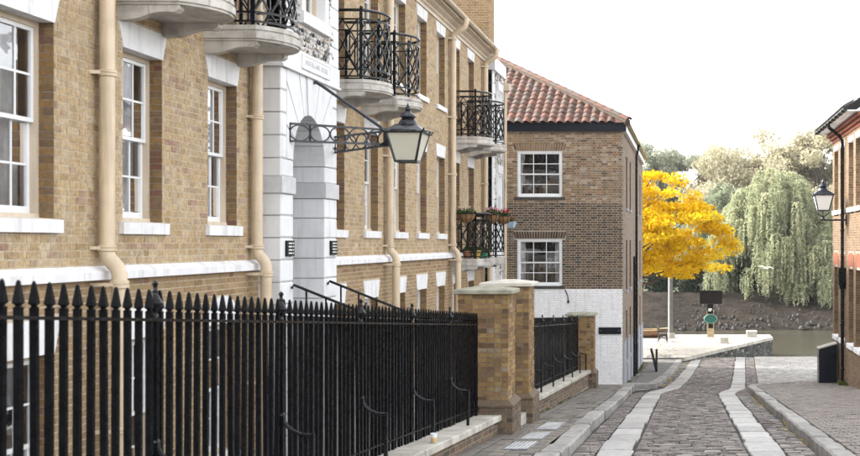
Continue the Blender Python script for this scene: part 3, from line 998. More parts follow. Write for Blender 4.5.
def put(pr, c_, z):
    if id(pr) in usedp:
        return place(pr, terrace, (XF, c_, z + EYE))
    usedp.add(id(pr)); pr.location = Vector((XF, c_, z + EYE)) - wloc(terrace); return pr
for k, c_ in enumerate(GW):
    if c_ in (29.75, 31.75): put(gfrench, c_, -.38)
    else: put(protos[(0, 1, 2, 1, 0, 2, 1, 0)[k % 8]], c_, .231)
    if any(abs(c_ - b) < .2 for b in BALC + [10.42]): put(french, c_, 2.70)
    else: put(first, c_, 3.33)
    if c_ != 14.83: put(base, c_, -2.75)
# the basement window under the third bay has a rounded white head
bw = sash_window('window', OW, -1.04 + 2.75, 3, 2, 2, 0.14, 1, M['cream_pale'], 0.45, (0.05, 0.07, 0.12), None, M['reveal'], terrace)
bw.location = Vector((XF, 14.83, -2.75 + EYE)) - wloc(terrace)
m = MB(); hd = 1.71
arc = [(-OW, hd)] + [(.66 * math.cos(a), hd - .3 + .66 * math.sin(a)) for a in np.linspace(math.pi - .473, .473, 14)] + [(OW, hd)]
arc = [(u, max(v, hd)) for u, v in arc][::-1]
m.prism(arc, lambda u, v, q_: (q_, u, v), -.2, .012); m.local('lintel', M['stone'], bw)

# ---- balconies: bow-fronted stone slab on two consoles, lattice railing
def bow(off, n=14):
    """plan of the slab edge from the wall round to the wall, inset by off"""
    hw = 0.60 - off; xs = 0.66 - off; xm = 0.97 - off
    pts = [(0.0, -hw), (xs, -hw)]
    # circular arc through (xs,-hw), (xm,0), (xs,hw)
    sag = xm - xs; rr = (hw * hw + sag * sag) / (2 * sag); cx = xm - rr; a0 = math.asin(hw / rr)
    pts += [(cx + rr * math.cos(a), rr * math.sin(a)) for a in np.linspace(-a0, a0, n)][1:-1]
    return pts + [(xs, hw), (0.0, hw)]
def make_balcony(parent):
    sl = MB()
    for off, z0, z1 in ((0.02, -.195, -.165), (0.0, -.165, -.085), (0.03, -.085, -.055), (0.015, -.055, 0.0)):
        sl.prism(bow(off), lambda u, v, q_: (u, v, q_), z0, z1)
    b = sl.local('balcony', M['stone_old_shaded'], parent)
    prof = [(0.0, -.196), (.645, -.196), (.645, -.24), (.60, -.275), (.52, -.268), (.42, -.272), (.32, -.298), (.22, -.335), (.10, -.352), (0.0, -.352)]
    for s_ in (-.50, .50):
        c_ = MB(); c_.prism(prof, lambda u, v, q_: (u, q_, v), s_ - .065, s_ + .065); c_.local('console', M['stone_old_shaded'], b)
    # lattice railing
    path = bow(0.06, 20)
    P2 = [Vector((x, y_, 0)) for x, y_ in path]
    acc = [0.0]
    for a, c_ in zip(P2[:-1], P2[1:]): acc.append(acc[-1] + (c_ - a).length)
    def at(s_, z):
        s_ = min(max(s_, 0), acc[-1])
        for i_ in range(len(acc) - 1):
            if s_ <= acc[i_ + 1] + 1e-9:
                q_ = P2[i_].lerp(P2[i_ + 1], (s_ - acc[i_]) / max(1e-9, acc[i_ + 1] - acc[i_]))
                return Vector((q_.x, q_.y, z))
        return Vector((P2[-1].x, P2[-1].y, z))
    Ls = acc[1]; Lf = acc[-1] - 2 * Ls
    hr = MB()
    hr.tube([at(s_, 1.15) for s_ in [0, Ls] + list(np.linspace(Ls, Ls + Lf, 18))[1:] + [acc[-1]]], .025, 6)
    hr.local('handrail', M['iron'], b)
    la = MB()
    def seg(s0, z0, s1, z1, w_=.022, n_=None):
        n_ = n_ or max(1, int(abs(s1 - s0) / .09))
        for k in range(n_):
            ta, tb = k / n_, (k + 1) / n_
            la.bar(at(s0 + (s1 - s0) * ta, z0 + (z1 - z0) * ta), at(s0 + (s1 - s0) * tb, z0 + (z1 - z0) * tb), w_, w_)
    for z in (.055, .17, 1.0):
        seg(0, z, acc[-1], z, .025, 26)
    for s0, sg in ((0, 1), (acc[-1], -1)):                      # the two straight sides: nested rectangles with diagonals
        S = lambda u: s0 + sg * u
        a, c_ = .04, Ls - .06
        for u in (a, c_, .02): seg(S(u), .055, S(u), 1.0)
        i0, i1, z0, z1 = a + .14, c_ - .13, .36, .82
        for u in (i0, i1): seg(S(u), z0, S(u), z1)
        seg(S(i0), z0, S(i1), z0); seg(S(i0), z1, S(i1), z1)
        seg(S(i0), z0, S(i1), z1, .020); seg(S(i0), z1, S(i1), z0, .020)
        for (p, q_), (r_, t_) in (((a, .17), (i0, z0)), ((c_, .17), (i1, z0)), ((a, 1.0), (i0, z1)), ((c_, 1.0), (i1, z1)), ((a, .59), (i0, z0)), ((a, .59), (i0, z1)), ((c_, .59), (i1, z0)), ((c_, .59), (i1, z1)),
                                  ((a + (c_ - a) / 2, .17), (i0, z0)), ((a + (c_ - a) / 2, .17), (i1, z0)), ((a + (c_ - a) / 2, 1.0), (i0, z1)), ((a + (c_ - a) / 2, 1.0), (i1, z1))):
            seg(S(p), q_, S(r_), t_, .020)
    n_ = 6                                                      # the bow: criss-cross lattice
    for k in range(-2, n_ + 3):
        for sg in (1, -1):
            for off in (0.0,):
                s0 = Ls + Lf * (k / n_); s1 = s0 + sg * Lf * .42
                z0, z1 = .17, 1.0
                # clip to the bow
                lo, hi = Ls, Ls + Lf
                ta, tb = 0.0, 1.0
                for tt_ in (lo, hi):
                    pass
                def cl(t0, t1):
                    return t0, t1
                d = s1 - s0
                t_in = sorted([(lo - s0) / d, (hi - s0) / d])
                ta, tb = max(0, t_in[0]), min(1, t_in[1])
                if tb - ta > .03:
                    seg(s0 + d * ta, z0 + (z1 - z0) * ta, s0 + d * tb, z0 + (z1 - z0) * tb, .020)
    for k in range(13):
        s0 = Ls + Lf * (k + .5) / 13
        if k % 2: seg(s0, 1.0, s0, 1.15, .012)
    la.local('lattice', M['iron'], b)
    for s_ in (Ls, Ls + Lf):
        for dz in (-.02,):
            po = MB(); p = at(s_, 0)
            po.box(p.x - .026, p.x + .026, p.y - .026, p.y + .026, 0, 1.16); po.lathe([(.0, 1.16), (.028, 1.17), (.03, 1.19), (.018, 1.21), (0.001, 1.225)], (p.x, p.y, 0), 8)
            po.local('post', M['iron'], b)
    return b
bal = make_balcony(terrace)
bal.location = Vector((XF, BALC[0], 2.705 + EYE)) - wloc(terrace)
for c_ in BALC[1:]: place(bal, terrace, (XF, c_, 2.705 + EYE))
for c_ in (29.75, 31.75): place(bal, terrace, (XF, c_, -.40 + EYE))

# ---- downpipes: cream cast iron, swan-necked over the string course
def downpipe(y_, swan=True):
    x0 = XF + .11; x1 = XF + .235; r_ = .075
    pts = [(x0, y_, 5.14 + EYE), (x0, y_, .02 + EYE), (x0, y_, -.10 + EYE), (x0 + .02, y_, -.16 + EYE), (x1 - .03, y_, -.24 + EYE), (x1, y_, -.31 + EYE), (x1, y_, -.42 + EYE), (x1, y_, -3.5 + EYE)]
    if swan:
        pts = [(XF + .43, y_, 5.62 + EYE), (XF + .43, y_, 5.52 + EYE), (XF + .40, y_, 5.42 + EYE), (XF + .2, y_, 5.29 + EYE), (x0 + .01, y_, 5.22 + EYE)] + pts
    m = MB(); m.tube(pts, r_, 14)
    p = m.build('downpipe', M['cream'], terrace, smooth=True)
    def ring(x, z, hgt=.07, rr=.092):
        k = MB(); k.lathe([(r_, -hgt / 2), (rr, -hgt / 2 + .008), (rr, -.006), (rr - .008, 0), (rr, .006), (rr, hgt / 2 - .008), (r_, hgt / 2)], (x, y_, z + EYE), 14)
        k.build('collar', M['cream'], p, smooth=True)
        k = MB(); k.bar((x - .02, y_ - .09, z + EYE), (XF - .01, y_ - .12, z + EYE), .03, .035); k.bar((x - .02, y_ + .09, z + EYE), (XF - .01, y_ + .12, z + EYE), .03, .035); k.build('clip', M['cream'], p)
    for z in (5.12, 3.15, 1.72, -.05): ring(x0, z, .075)
    ring(x1, -.42, .09); ring(x1, -1.9, .07)
for y_ in (11.66, 15.72, 22.72, 28.85, 33.45): downpipe(y_)

# ---- cornice, gutter, roof, end chimney
co = MB()
prof = [(0, 5.33), (.035, 5.33), (.035, 5.40), (.08, 5.44), (.08, 5.47), (.17, 5.53), (.19, 5.56), (.31, 5.585), (.31, 5.64), (0, 5.64)]
co.prism(prof, lambda u, v, q_: (XF + u, q_, v + EYE), T0, T1 - .02)
cornice = co.build('cornice', M['cream_pale'], terrace)
gu = MB()
half = [(.375 + .075 * math.cos(a), 5.70 + .075 * math.sin(a)) for a in np.linspace(math.pi, 2 * math.pi, 9)] + [(.438, 5.70)] + [(.375 + .063 * math.cos(a), 5.70 + .063 * math.sin(a)) for a in np.linspace(2 * math.pi, math.pi, 9)][1:]
gu.prism(half, lambda u, v, q_: (XF + u, q_, v + EYE), T0, T1 + .1)
y = T0 + 1
while y < T1:
    gu.prism([(.375 + .083 * math.cos(a), 5.70 + .083 * math.sin(a)) for a in np.linspace(math.pi, 2 * math.pi, 9)], lambda u, v, q_: (XF + u, q_, v + EYE), y - .04, y + .04); y += 1.83
gu.build('gutter', M['cream_pale'], terrace)
M['slate'] = plain('roof_slate', (0.13, 0.125, 0.13), 0.7, 0.3, 4, bump=0.3)
rf = MB(); rf.quad((XF + .36, T0, 5.72 + EYE), (XF + .36, T1, 5.72 + EYE), (XF - 5, T1, 8.3 + EYE), (XF - 5, T0, 8.3 + EYE))
rf.quad((XF - 10, T0, 5.72 + EYE), (XF - 10, T1, 5.72 + EYE), (XF - 5, T1, 8.3 + EYE), (XF - 5, T0, 8.3 + EYE))
rf.build('roof', M['slate'], terrace)
# end walls and back close the volume
ew = MB()
for y_ in (T0, T1): ew.add([(XF - .3, y_ + (.02 if y_ == T0 else -.02), -3.6 + EYE), (XF - 10, y_, -3.6 + EYE), (XF - 10, y_, 5.7 + EYE), (XF - 5, y_, 8.3 + EYE), (XF - .3, y_, 5.7 + EYE)], [(0, 1, 2, 3, 4)])
ew.quad((XF - 10, T0, -3.6 + EYE), (XF - 10, T1, -3.6 + EYE), (XF - 10, T1, 5.7 + EYE), (XF - 10, T0, 5.7 + EYE))
ew.build('end_wall', M['stock_dark'], terrace)
cx0, cx1, cy0, cy1 = -8.6, -5.88, 34.0, 35.0
ch = MB(); ch.box(cx0 + .01, cx1 - .01, cy0 + .01, cy1 - .01, 5.2 + EYE, 9.6 + EYE)
chim = ch.build('chimney', M['mortar'], terrace)
cb = MB()
bricks(cb, lambda u, v, n: (u, cy0 + .01 - n, v + EYE), cx0, cx1, 5.2, 9.6)
bricks(cb, lambda u, v, n: (cx1 - .01 + n, u, v + EYE), cy0, cy1, 5.2, 9.6)
cb.build('bricks', brick_mat('chimney_brick', [(p, (c[0] * .8, c[1] * .72, c[2] * .62)) for p, c in STOCK], dirt=.25), chim, kind='stuff')
# ================================================================== arched entrance bay of the terrace
XP = -5.68                                # its front plane
P0, P1 = PORCH
O0, O1 = 16.55, 17.99
OC, OR_ = (O0 + O1) / 2, (O1 - O0) / 2
SPR = 1.19                                # springing of the arch
TOPR = 2.475
DEP = 1.15
core = MB()
def blk(m, x0, x1, y0, y1, z0, z1, b=.014):
    """block with its four edges towards the lane and the side faces chamfered"""
    z0 += EYE; z1 += EYE
    m.add([(x0, y0, z0), (x0, y1, z0), (x0, y1, z1), (x0, y0, z1), (x1 - b, y0, z0), (x1 - b, y1, z0), (x1 - b, y1, z1), (x1 - b, y0, z1),
           (x1, y0 + b, z0 + b), (x1, y1 - b, z0 + b), (x1, y1 - b, z1 - b), (x1, y0 + b, z1 - b)],
          [(0, 1, 2, 3), (0, 1, 5, 4), (1, 2, 6, 5), (2, 3, 7, 6), (3, 0, 4, 7), (4, 5, 9, 8), (5, 6, 10, 9), (6, 7, 11, 10), (7, 4, 8, 11), (8, 9, 10, 11)])
g_ = .016
core.box(XP - DEP, XP - g_, P0 + g_, O0 - g_, -3.6 + EYE, SPR + EYE)
core.box(XP - DEP, XP - g_, O1 + g_, P1 - g_, -3.6 + EYE, SPR + EYE)
# spandrel core: arch-shaped cut, built as strips
angs = list(np.linspace(0, math.pi, 25))
pts = [(OC + (OR_ + g_) * math.cos(a), SPR + (OR_ + g_) * math.sin(a)) for a in angs]
for (ya, za), (yb, zb) in zip(pts[:-1], pts[1:]):
    core.quad((XP - g_, ya, za + EYE), (XP - g_, yb, zb + EYE), (XP - g_, yb, TOPR + EYE), (XP - g_, ya, TOPR + EYE))
    core.quad((XP - g_, ya, za + EYE), (XP - g_, yb, zb + EYE), (XP - DEP, yb, zb + EYE), (XP - DEP, ya, za + EYE))
for a, b in ((P0 + g_, O0 - g_), (O1 + g_, P1 - g_)):
    core.quad((XP - g_, a, SPR + EYE), (XP - g_, b, SPR + EYE), (XP - g_, b, TOPR + EYE), (XP - g_, a, TOPR + EYE))
for y_ in (P0 + g_, P1 - g_):
    core.quad((XP - DEP, y_, SPR + EYE), (XP - g_, y_, SPR + EYE), (XP - g_, y_, TOPR + EYE), (XP - DEP, y_, TOPR + EYE))
M['joint'] = plain('painted_joint', (0.43, 0.43, 0.43), 0.8, 0.2, 6, bump=.2)
porch = core.build('porch', M['joint'], terrace)
M['porch_stone'] = plain('white_painted_ashlar', (0.72, 0.73, 0.75), 0.65, 0.07, 3, bump=0.15, bscale=30, stain=(0.46, 0.46, 0.46, 0.35), streak=(0.30, 0.30, 0.29, 0.45))
zs = [.70]
while zs[-1] > -3.5: zs.append(zs[-1] - .313)
rows_ = [(zs[i_ + 1], zs[i_]) for i_ in range(len(zs) - 1)] + [(.936, SPR)]
for a, b in rows_:
    for y0, y1 in ((P0, O0), (O1, P1)):
        m = MB(); blk(m, XP - DEP - .01, XP, y0, y1, a + .010, b - .010); m.build('block', M['porch_stone'], porch)
for y0, y1 in ((P0 - .03, O0 + .03), (O1 - .03, P1 + .03)):
    m = MB(); blk(m, XP - DEP - .01, XP + .03, y0, y1, .70, .936, .006); m.build('impost', plain('impost_grey_stone', (0.55, 0.555, 0.575), 0.75, 0.12, 6, bump=.25), porch)
# voussoirs, radiating to the edges of the bay
edges = [0, 26, 48, 70, 83, 97, 110, 132, 154, 180]
EDG = .24
zz_ = SPR
while zz_ < TOPR - .05:
    z2 = min(zz_ + .3213, TOPR)
    for y0, y1 in ((P0, P0 + EDG - .012), (P1 - EDG + .012, P1)):
        m = MB(); blk(m, XP - DEP - .01, XP, y0, y1, zz_ + .010, z2 - .010); m.build('block', M['porch_stone'], porch)
    zz_ = z2
def outer(a):
    c_, s_ = math.cos(a), math.sin(a)
    ts = []
    if c_ > 1e-6: ts.append((P1 - EDG - OC) / c_)
    if c_ < -1e-6: ts.append((P0 + EDG - OC) / c_)
    if s_ > 1e-6: ts.append((TOPR - SPR) / s_)
    t_ = min(ts)
    return (OC + t_ * c_, SPR + t_ * s_)
cA = [math.atan2(TOPR - SPR, P1 - EDG - OC), math.atan2(TOPR - SPR, P0 + EDG - OC)]
for a0, a1 in zip(edges[:-1], edges[1:]):
    a, b = rad(a0 + .7), rad(a1 - .7)
    inner = [(OC + OR_ * math.cos(q), SPR + OR_ * math.sin(q)) for q in np.linspace(a, b, 5)]
    o_ = [outer(b)] + [outer(q) for q in cA[::-1] if a < q < b] + [outer(a)]
    m = MB(); key = a0 == 83
    m.prism(inner + o_, lambda u, v, q_: (q_, u, v + EYE), XP - (DEP if not key else DEP - .001), XP + (.012 if key else 0))
    m.build('voussoir', M['porch_stone'], porch)
fb = MB(); fb.box(XP - .3, XP + .035, P0 - .04, P1 + .04, 2.478 + EYE, 2.80 + EYE); fb.box(XP - .3, XP + .055, P0 - .06, P1 + .06, 2.47 + EYE, 2.505 + EYE)
fb.build('fascia_band', M['porch_stone'], porch)
# inside: back wall, door with panels, floor
bk = MB(); bk.quad((XP - DEP, P0, -3.6 + EYE), (XP - DEP, P1, -3.6 + EYE), (XP - DEP, P1, TOPR + EYE), (XP - DEP, P0, TOPR + EYE))
bk.build('porch_back', M['porch_stone'], porch)
FL = -1.42
fl = MB(); fl.box(XP - DEP + .01, XP - .02, O0, O1, FL - .2 + EYE, FL + EYE); fl.build('porch_floor', M['coping'], porch)
dr = MB(); dr.box(XP - DEP + .005, XP - DEP + .06, OC - .48, OC + .48, FL + .002 + EYE, FL + 2.1 + EYE)
for yy_ in (OC - .24, OC + .24):
    for za, zb in ((.15, .75), (.9, 1.45), (1.55, 1.98)): dr.box(XP - DEP + .055, XP - DEP + .075, yy_ - .17, yy_ + .17, FL + za + EYE, FL + zb + EYE)
dr.build('front_door', M['lamp_black'], porch)
# upper wall: flint panel between white quoins
up = MB()
PU = lambda u, v, n: (XP + n, u, v + EYE)
W0, W1, WZ0, WZ1 = 16.78, 18.03, 3.22, 5.1
backing(up, PU, P0, P1, 2.80, 5.33, [(W0 + .16, W1 - .16, WZ0 + .17, WZ1 - .1)])
for y_ in (P0, P1): up.quad((XP, y_, 2.8 + EYE), (XF - .05, y_, 2.8 + EYE), (XF - .05, y_, 5.33 + EYE), (XP, y_, 5.33 + EYE))
M['flint_mortar'] = plain('flint_mortar', (0.60, 0.58, 0.55), 0.95, .25, 20, bump=.5)
flw = up.build('flint_wall', M['flint_mortar'], terrace)
FLINT = [(0, (0.025, 0.027, 0.035)), (0.22, (0.07, 0.075, 0.085)), (0.36, (0.28, 0.27, 0.26)), (0.6, (0.55, 0.53, 0.5)), (0.88, (0.7, 0.68, 0.64)), (0.95, (0.32, 0.22, 0.12)), (1, (0.05, 0.05, 0.06))]
M['flint'] = sett_mat('knapped_flint', 'attr', FLINT, (0.25, 0.6))
def flints(mb, P, u0, u1, v0, v1, hole, step=.085):
    v = v0 + step / 2; k = 0
    while v < v1:
        u = u0 + step * (.5 + .5 * (k % 2))
        while u < u1:
            cu, cv = u + R.uniform(-.02, .02), v + R.uniform(-.02, .02)
            if not any(h[0] < cu < h[1] and h[2] < cv < h[3] for h in hole):
                n_ = 7; a0 = R.uniform(0, 6.28); rr = step * R.uniform(.36, .62)
                ring = [(cu + rr * R.uniform(.7, 1.2) * math.cos(a0 + q * 6.283 / n_), cv + rr * R.uniform(.65, 1.05) * math.sin(a0 + q * 6.283 / n_)) for q in range(n_)]
                pr = R.uniform(.012, .035)
                vs = [P(a, b, -.003) for a, b in ring] + [P(cu + (a - cu) * .7, cv + (b - cv) * .7, pr) for a, b in ring] + [P(cu + R.uniform(-.01, .01), cv, pr * 1.15)]
                fs = [(q, (q + 1) % n_, n_ + (q + 1) % n_, n_ + q) for q in range(n_)] + [(n_ + q, n_ + (q + 1) % n_, 2 * n_) for q in range(n_)]
                mb.add(vs, fs, R.random())
            u += step
        v += step * .82; k += 1
fm = MB(); flints(fm, PU, P0 + .28, P1 - .3, 2.82, 5.3, [(W0 - .03, W1 + .03, WZ0 - .03, 5.4)])
fm.build('flints', M['flint'], flw, kind='stuff')
z = 2.803; k = 0
while z < 5.25:
    for y0, y1 in ((P0, P0 + (.30 if k % 2 else .42)), (P1 - (.34 if k % 2 else .46), P1)):
        m = MB(); blk(m, XP - .2, XP + .03, y0, y1, z + .004, min(5.32, z + .313) - .004, .01); m.build('quoin', M['porch_stone'], flw)
    z += .313; k += 1
sr_ = MB()
sr_.box(XP - .1, XP + .05, W0, W0 + .17, WZ0 + .18 + EYE, WZ1 + EYE); sr_.box(XP - .1, XP + .05, W1 - .17, W1, WZ0 + .18 + EYE, WZ1 + EYE)
sr_.box(XP - .1, XP + .05, W0, W1, WZ1 + .001 + EYE, WZ1 + .2 + EYE); sr_.box(XP - .1, XP + .085, W0 - .02, W1 + .02, WZ0 + EYE, WZ0 + .178 + EYE)
sr_.build('window_surround', M['porch_stone'], flw)
pw = sash_window('window', (W1 - W0) / 2 - .17, WZ1 - WZ0 - .18, 2, 2, 2, .09, 1, M['cream_pale'], .6, None, None, None, terrace)
pw.location = Vector((XP, (W0 + W1) / 2, WZ0 + .18 + EYE)) - wloc(terrace)

# name board
sb = thing('name_board', (XP + .035, 17.44, 2.56 + EYE), 'white name board with raised border and pale lettering above the arched entrance', 'sign')
m = MB(); m.box(XP + .036, XP + .052, 16.79, 18.10, 2.555 + EYE, 2.765 + EYE); m.build('board', M['white'], sb)
m = MB()
for a, b, c_, d_ in ((16.79, 18.10, 2.555, 2.572), (16.79, 18.10, 2.748, 2.765), (16.79, 16.807, 2.572, 2.748), (18.083, 18.10, 2.572, 2.748)):
    m.box(XP + .0525, XP + .062, a, b, c_ + EYE, d_ + EYE)
m.build('border', M['white'], sb)
def text_mesh(txt, size, mat, parent, loc, rot, name='lettering', depth=.002, squash=1.0):
    cu = bpy.data.curves.new('t', 'FONT'); cu.body = txt; cu.size = size; cu.extrude = depth
    cu.align_x = 'CENTER'; cu.align_y = 'CENTER'
    to = bpy.data.objects.new('t', cu); COL.objects.link(to)
    dg = bpy.context.evaluated_depsgraph_get()
    me = bpy.data.meshes.new_from_object(to.evaluated_get(dg))
    bpy.data.objects.remove(to); bpy.data.curves.remove(cu)
    me.materials.clear(); me.materials.append(mat)
    o = link(name, me, parent)
    o.rotation_euler = rot
    o.scale = (squash, 1, 1)
    o.location = Vector(loc) - wloc(parent)
    return o
M['letter_grey'] = plain('pale_grey_lettering', (0.50, 0.51, 0.53), .6, .1, 5, bump=0)
text_mesh('WATER LANE HOUSE', .118, M['letter_grey'], sb, (XP + .0545, 17.445, 2.66 + EYE), (rad(90), 0, rad(90)), squash=.92)

# entry phones beside the arch
for k, (a, b, lab) in enumerate(((16.21, 16.50, 'black entry phone panel on the arch pier beside the cream downpipe'), (18.22, 18.52, 'black entry phone panel on the arch pier away from the downpipe'))):
    e = thing('entry_phone', (XP, (a + b) / 2, -.2 + EYE), lab, 'entry phone', 'entry phones either side of the arch')
    m = MB(); m.box(XP + .001, XP + .035, a, b, -.19 + EYE, .035 + EYE); m.build('panel', M['iron'], e)
    lm = plain('entry_phone_label', (.62, .66, .62), .5, .1, 5, bump=0)
    for i_ in range(4):
        m = MB(); z = -.155 + i_ * .047
        m.box(XP + .0352, XP + .038, a + .05, b - .10, z + EYE, z + .02 + EYE); m.box(XP + .0352, XP + .041, b - .075, b - .04, z + EYE, z + .02 + EYE); m.build('button', lm, e)

# entrance steps with two handrails
stp = thing('entrance_steps', (XP, OC, -2.9 + EYE), 'stone steps with side walls falling from the arched entrance behind the railings', 'steps')
x = XP + .02; z = FL
for k in range(8):
    m = MB(); m.box(x, x + .275, O0 - .16, O1 + .16, -3.55 + EYE, z + EYE); m.build('step', M['coping'], stp); x += .28; z -= .165
def handrail(y_, lab, x_end):
    h = thing('handrail', (XP, y_, FL + EYE), lab, 'handrail', 'handrails of the entrance steps')
    a = Vector((XP + .04, y_, -.60 + EYE)); slope = -.40
    b = Vector((x_end, y_, a.z + slope * (x_end - a.x)))
    m = MB(); m.tube([a - Vector((.03, 0, .05)), a, b], .02, 6); m.build('rail', M['iron'], h)
    x = a.x + .18
    while x < x_end:
        zt = a.z + slope * (x - a.x); m = MB(); m.bar((x, y_, zt - .95), (x, y_, zt), .022); m.build('baluster', M['iron'], h); x += .28
handrail(O0 - .1, 'black iron handrail of the entrance steps on the side of the cream downpipe', -3.5)
handrail(O1 + .1, 'black iron handrail of the entrance steps on the side towards the brick pillars', -3.5)

# ================================================================== flint end bay of the terrace
E0, E1 = 34.0, 36.0; XE = -5.80
eb = MB(); PE = lambda u, v, n: (XE + n, u, v + EYE)
backing(eb, PE, E0, E1, -4.2, 5.5, [])
eb.quad((XE, E0, -4.2 + EYE), (XE - 6, E0, -4.2 + EYE), (XE - 6, E0, 5.5 + EYE), (XE, E0, 5.5 + EYE)); eb.quad((XE, E1, -4.2 + EYE), (XE - 6, E1, -4.2 + EYE), (XE - 6, E1, 5.5 + EYE), (XE, E1, 5.5 + EYE))
eb.quad((XE, E0, 5.5 + EYE), (XE, E1, 5.5 + EYE), (XE - 6, E1, 5.5 + EYE), (XE - 6, E0, 5.5 + EYE))
ebw = eb.build('end_bay', M['flint_mortar'], terrace)
fm = MB(); flints(fm, PE, E0 + .35, E1 - .35, -1, 5.4, [(34.6, 35.4, -3, 2.2), (34.6, 35.4, 2.9, 4.7)], .11)
fm.build('flints', M['flint'], ebw, kind='stuff')
z = -1.2; k = 0
while z < 5.1:
    for y0, y1 in ((E0, E0 + (.3 if k % 2 else .45)), (E1 - (.3 if k % 2 else .45), E1)):
        m = MB(); blk(m, XE - .2, XE + .03, y0, y1, z + .004, z + .309, .01); m.build('quoin', M['porch_stone'], ebw)
    z += .313; k += 1
m = MB(); m.box(XE - .2, XE + .1, E0 - .05, E1 + .05, 5.12 + EYE, 5.5 + EYE); m.build('parapet', M['porch_stone'], ebw)
for a, b in ((-.4, 2.1), (3.0, 4.6)):
    ww = sash_window('window', .4, b - a, 2, 2, 2, .02, 1, M['white'], .5, (.06, .06, .1), (.25, .06, .012), None, terrace)
    ww.location = Vector((XE + .1, 35.0, a + EYE)) - wloc(terrace)
m = MB(); m.tube([(XE + .12, 35.75, 5.0 + EYE), (XE + .12, 35.75, -4 + EYE)], .05, 10); dp = m.build('downpipe', M['cream'], terrace, smooth=True)
m = MB(); m.box(XE + .03, XE + .27, 35.6, 35.92, 4.72 + EYE, 4.95 + EYE); m.build('hopper', M['cream_pale'], dp)
# ================================================================== railings, low walls, brick pillars
XR = -3.23
def bar_mesh(hgt):
    """square bar with a collar and a spear head; top rail is at z = 0, foot at -hgt"""
    b = MB(); w_ = .0125
    def sq(h_, z): return [(-h_, -h_, z), (h_, -h_, z), (h_, h_, z), (-h_, h_, z)]
    b.loft([sq(.0165, -hgt), sq(.0165, .04), sq(.0175, .05), sq(.0105, .056), sq(.0105, .062), sq(.0205, .072), sq(.0195, .080), sq(.0075, .172), sq(.0035, .183)])
    return b.mesh('bar', M['iron_matt'])
def finial_mesh():
    b = MB()
    b.lathe([(.016, -.02), (.020, 0.0), (.020, .02), (.013, .03), (.018, .045), (.042, .075), (.047, .092), (.040, .106), (.024, .13), (.018, .155), (.020, .165), (.014, .175), (.012, .192), (.018, .205), (.020, .212), (.010, .226), (.001, .232)], (0, 0, 0), 12)
    return b.mesh('finial', M['iron'], smooth=True)
def brace_mesh(drop, plinth):
    """curved stay from the post down to a rod standing on the coping; origin at its upper end"""
    b = MB()
    pts = [(0.0, 0, .0), (.01, 0, -.045), (.04, 0, -.09), (.09, 0, -.13), (.15, 0, -.155), (.235, 0, -.165)]
    b.tube(pts, [.022, .018, .017, .017, .017, .018], 7)
    b.lathe([(.02, -.012), (.024, 0), (.02, .014), (.004, .022)], (0.0, 0, 0), 8)
    b.box(.217, .253, -.018, .018, -plinth, -.148)
    return b.mesh('brace', M['iron'])
def railing(y0, y1, rail, foot, posts, label, pitch=.135, hgt=1.39):
    sl = (rail(y1) - rail(y0)) / (y1 - y0)
    t_ = thing('iron_railing', (XR, y0, foot(y0)), label, 'railing')
    me = bar_mesh(hgt); fin = finial_mesh(); off = wloc(t_)
    y = y0
    while y < y1:
        if not any(abs(y - p) < pitch * .4 for p in posts):
            o = link('bar', me, t_, Vector((XR + R.uniform(-.002, .002), y, rail(y))) - off)
            o.rotation_euler = (R.gauss(0, .0045), R.gauss(0, .0035), R.uniform(-.08, .08))
        y += pitch
    m = MB(); m.bar((XR, y0, rail(y0)), (XR, y1, rail(y1)), .056, .018); m.build('top_rail', M['iron'], t_)
    m = MB(); m.bar((XR, y0, rail(y0) - hgt + .12), (XR, y1, rail(y1) - hgt + .12), .045, .013); m.build('bottom_rail', M['iron_matt'], t_)
    bm_ = brace_mesh(0, .63)
    for p in posts:
        m = MB(); m.box(XR - .02, XR + .02, p - .02, p + .02, rail(p) - hgt, rail(p) + .005)
        po = m.build('post', M['iron_matt'], t_)
        link('finial', fin, po, Vector((XR, p, rail(p) + .01)) - wloc(po))
        link('brace', bm_, po, Vector((XR + .01, p, rail(p) - .74)) - wloc(po))
    return t_
RAIL1 = lambda y: -.35 - .074 * (y - 5.4) + EYE
PLT1 = lambda y: RAIL1(y) - 1.38
railing(4.6, 17.62, RAIL1, PLT1, [4.82, 6.97, 9.13, 11.36, 13.46, 15.6], 'long black spear-topped iron railing in front of the arched entrance')
RAIL2 = lambda y: -1.34 - .18 - .063 * (y - 20.5) + EYE
PLT2 = lambda y: -2.88 - .067 * (y - 21) + EYE
railing(20.85, 33.8, RAIL2, PLT2, [21.3, 23.4, 25.5, 27.6, 29.7, 31.8, 33.6], 'black spear-topped iron railing running to the brick pillar by the alley', hgt=1.36)

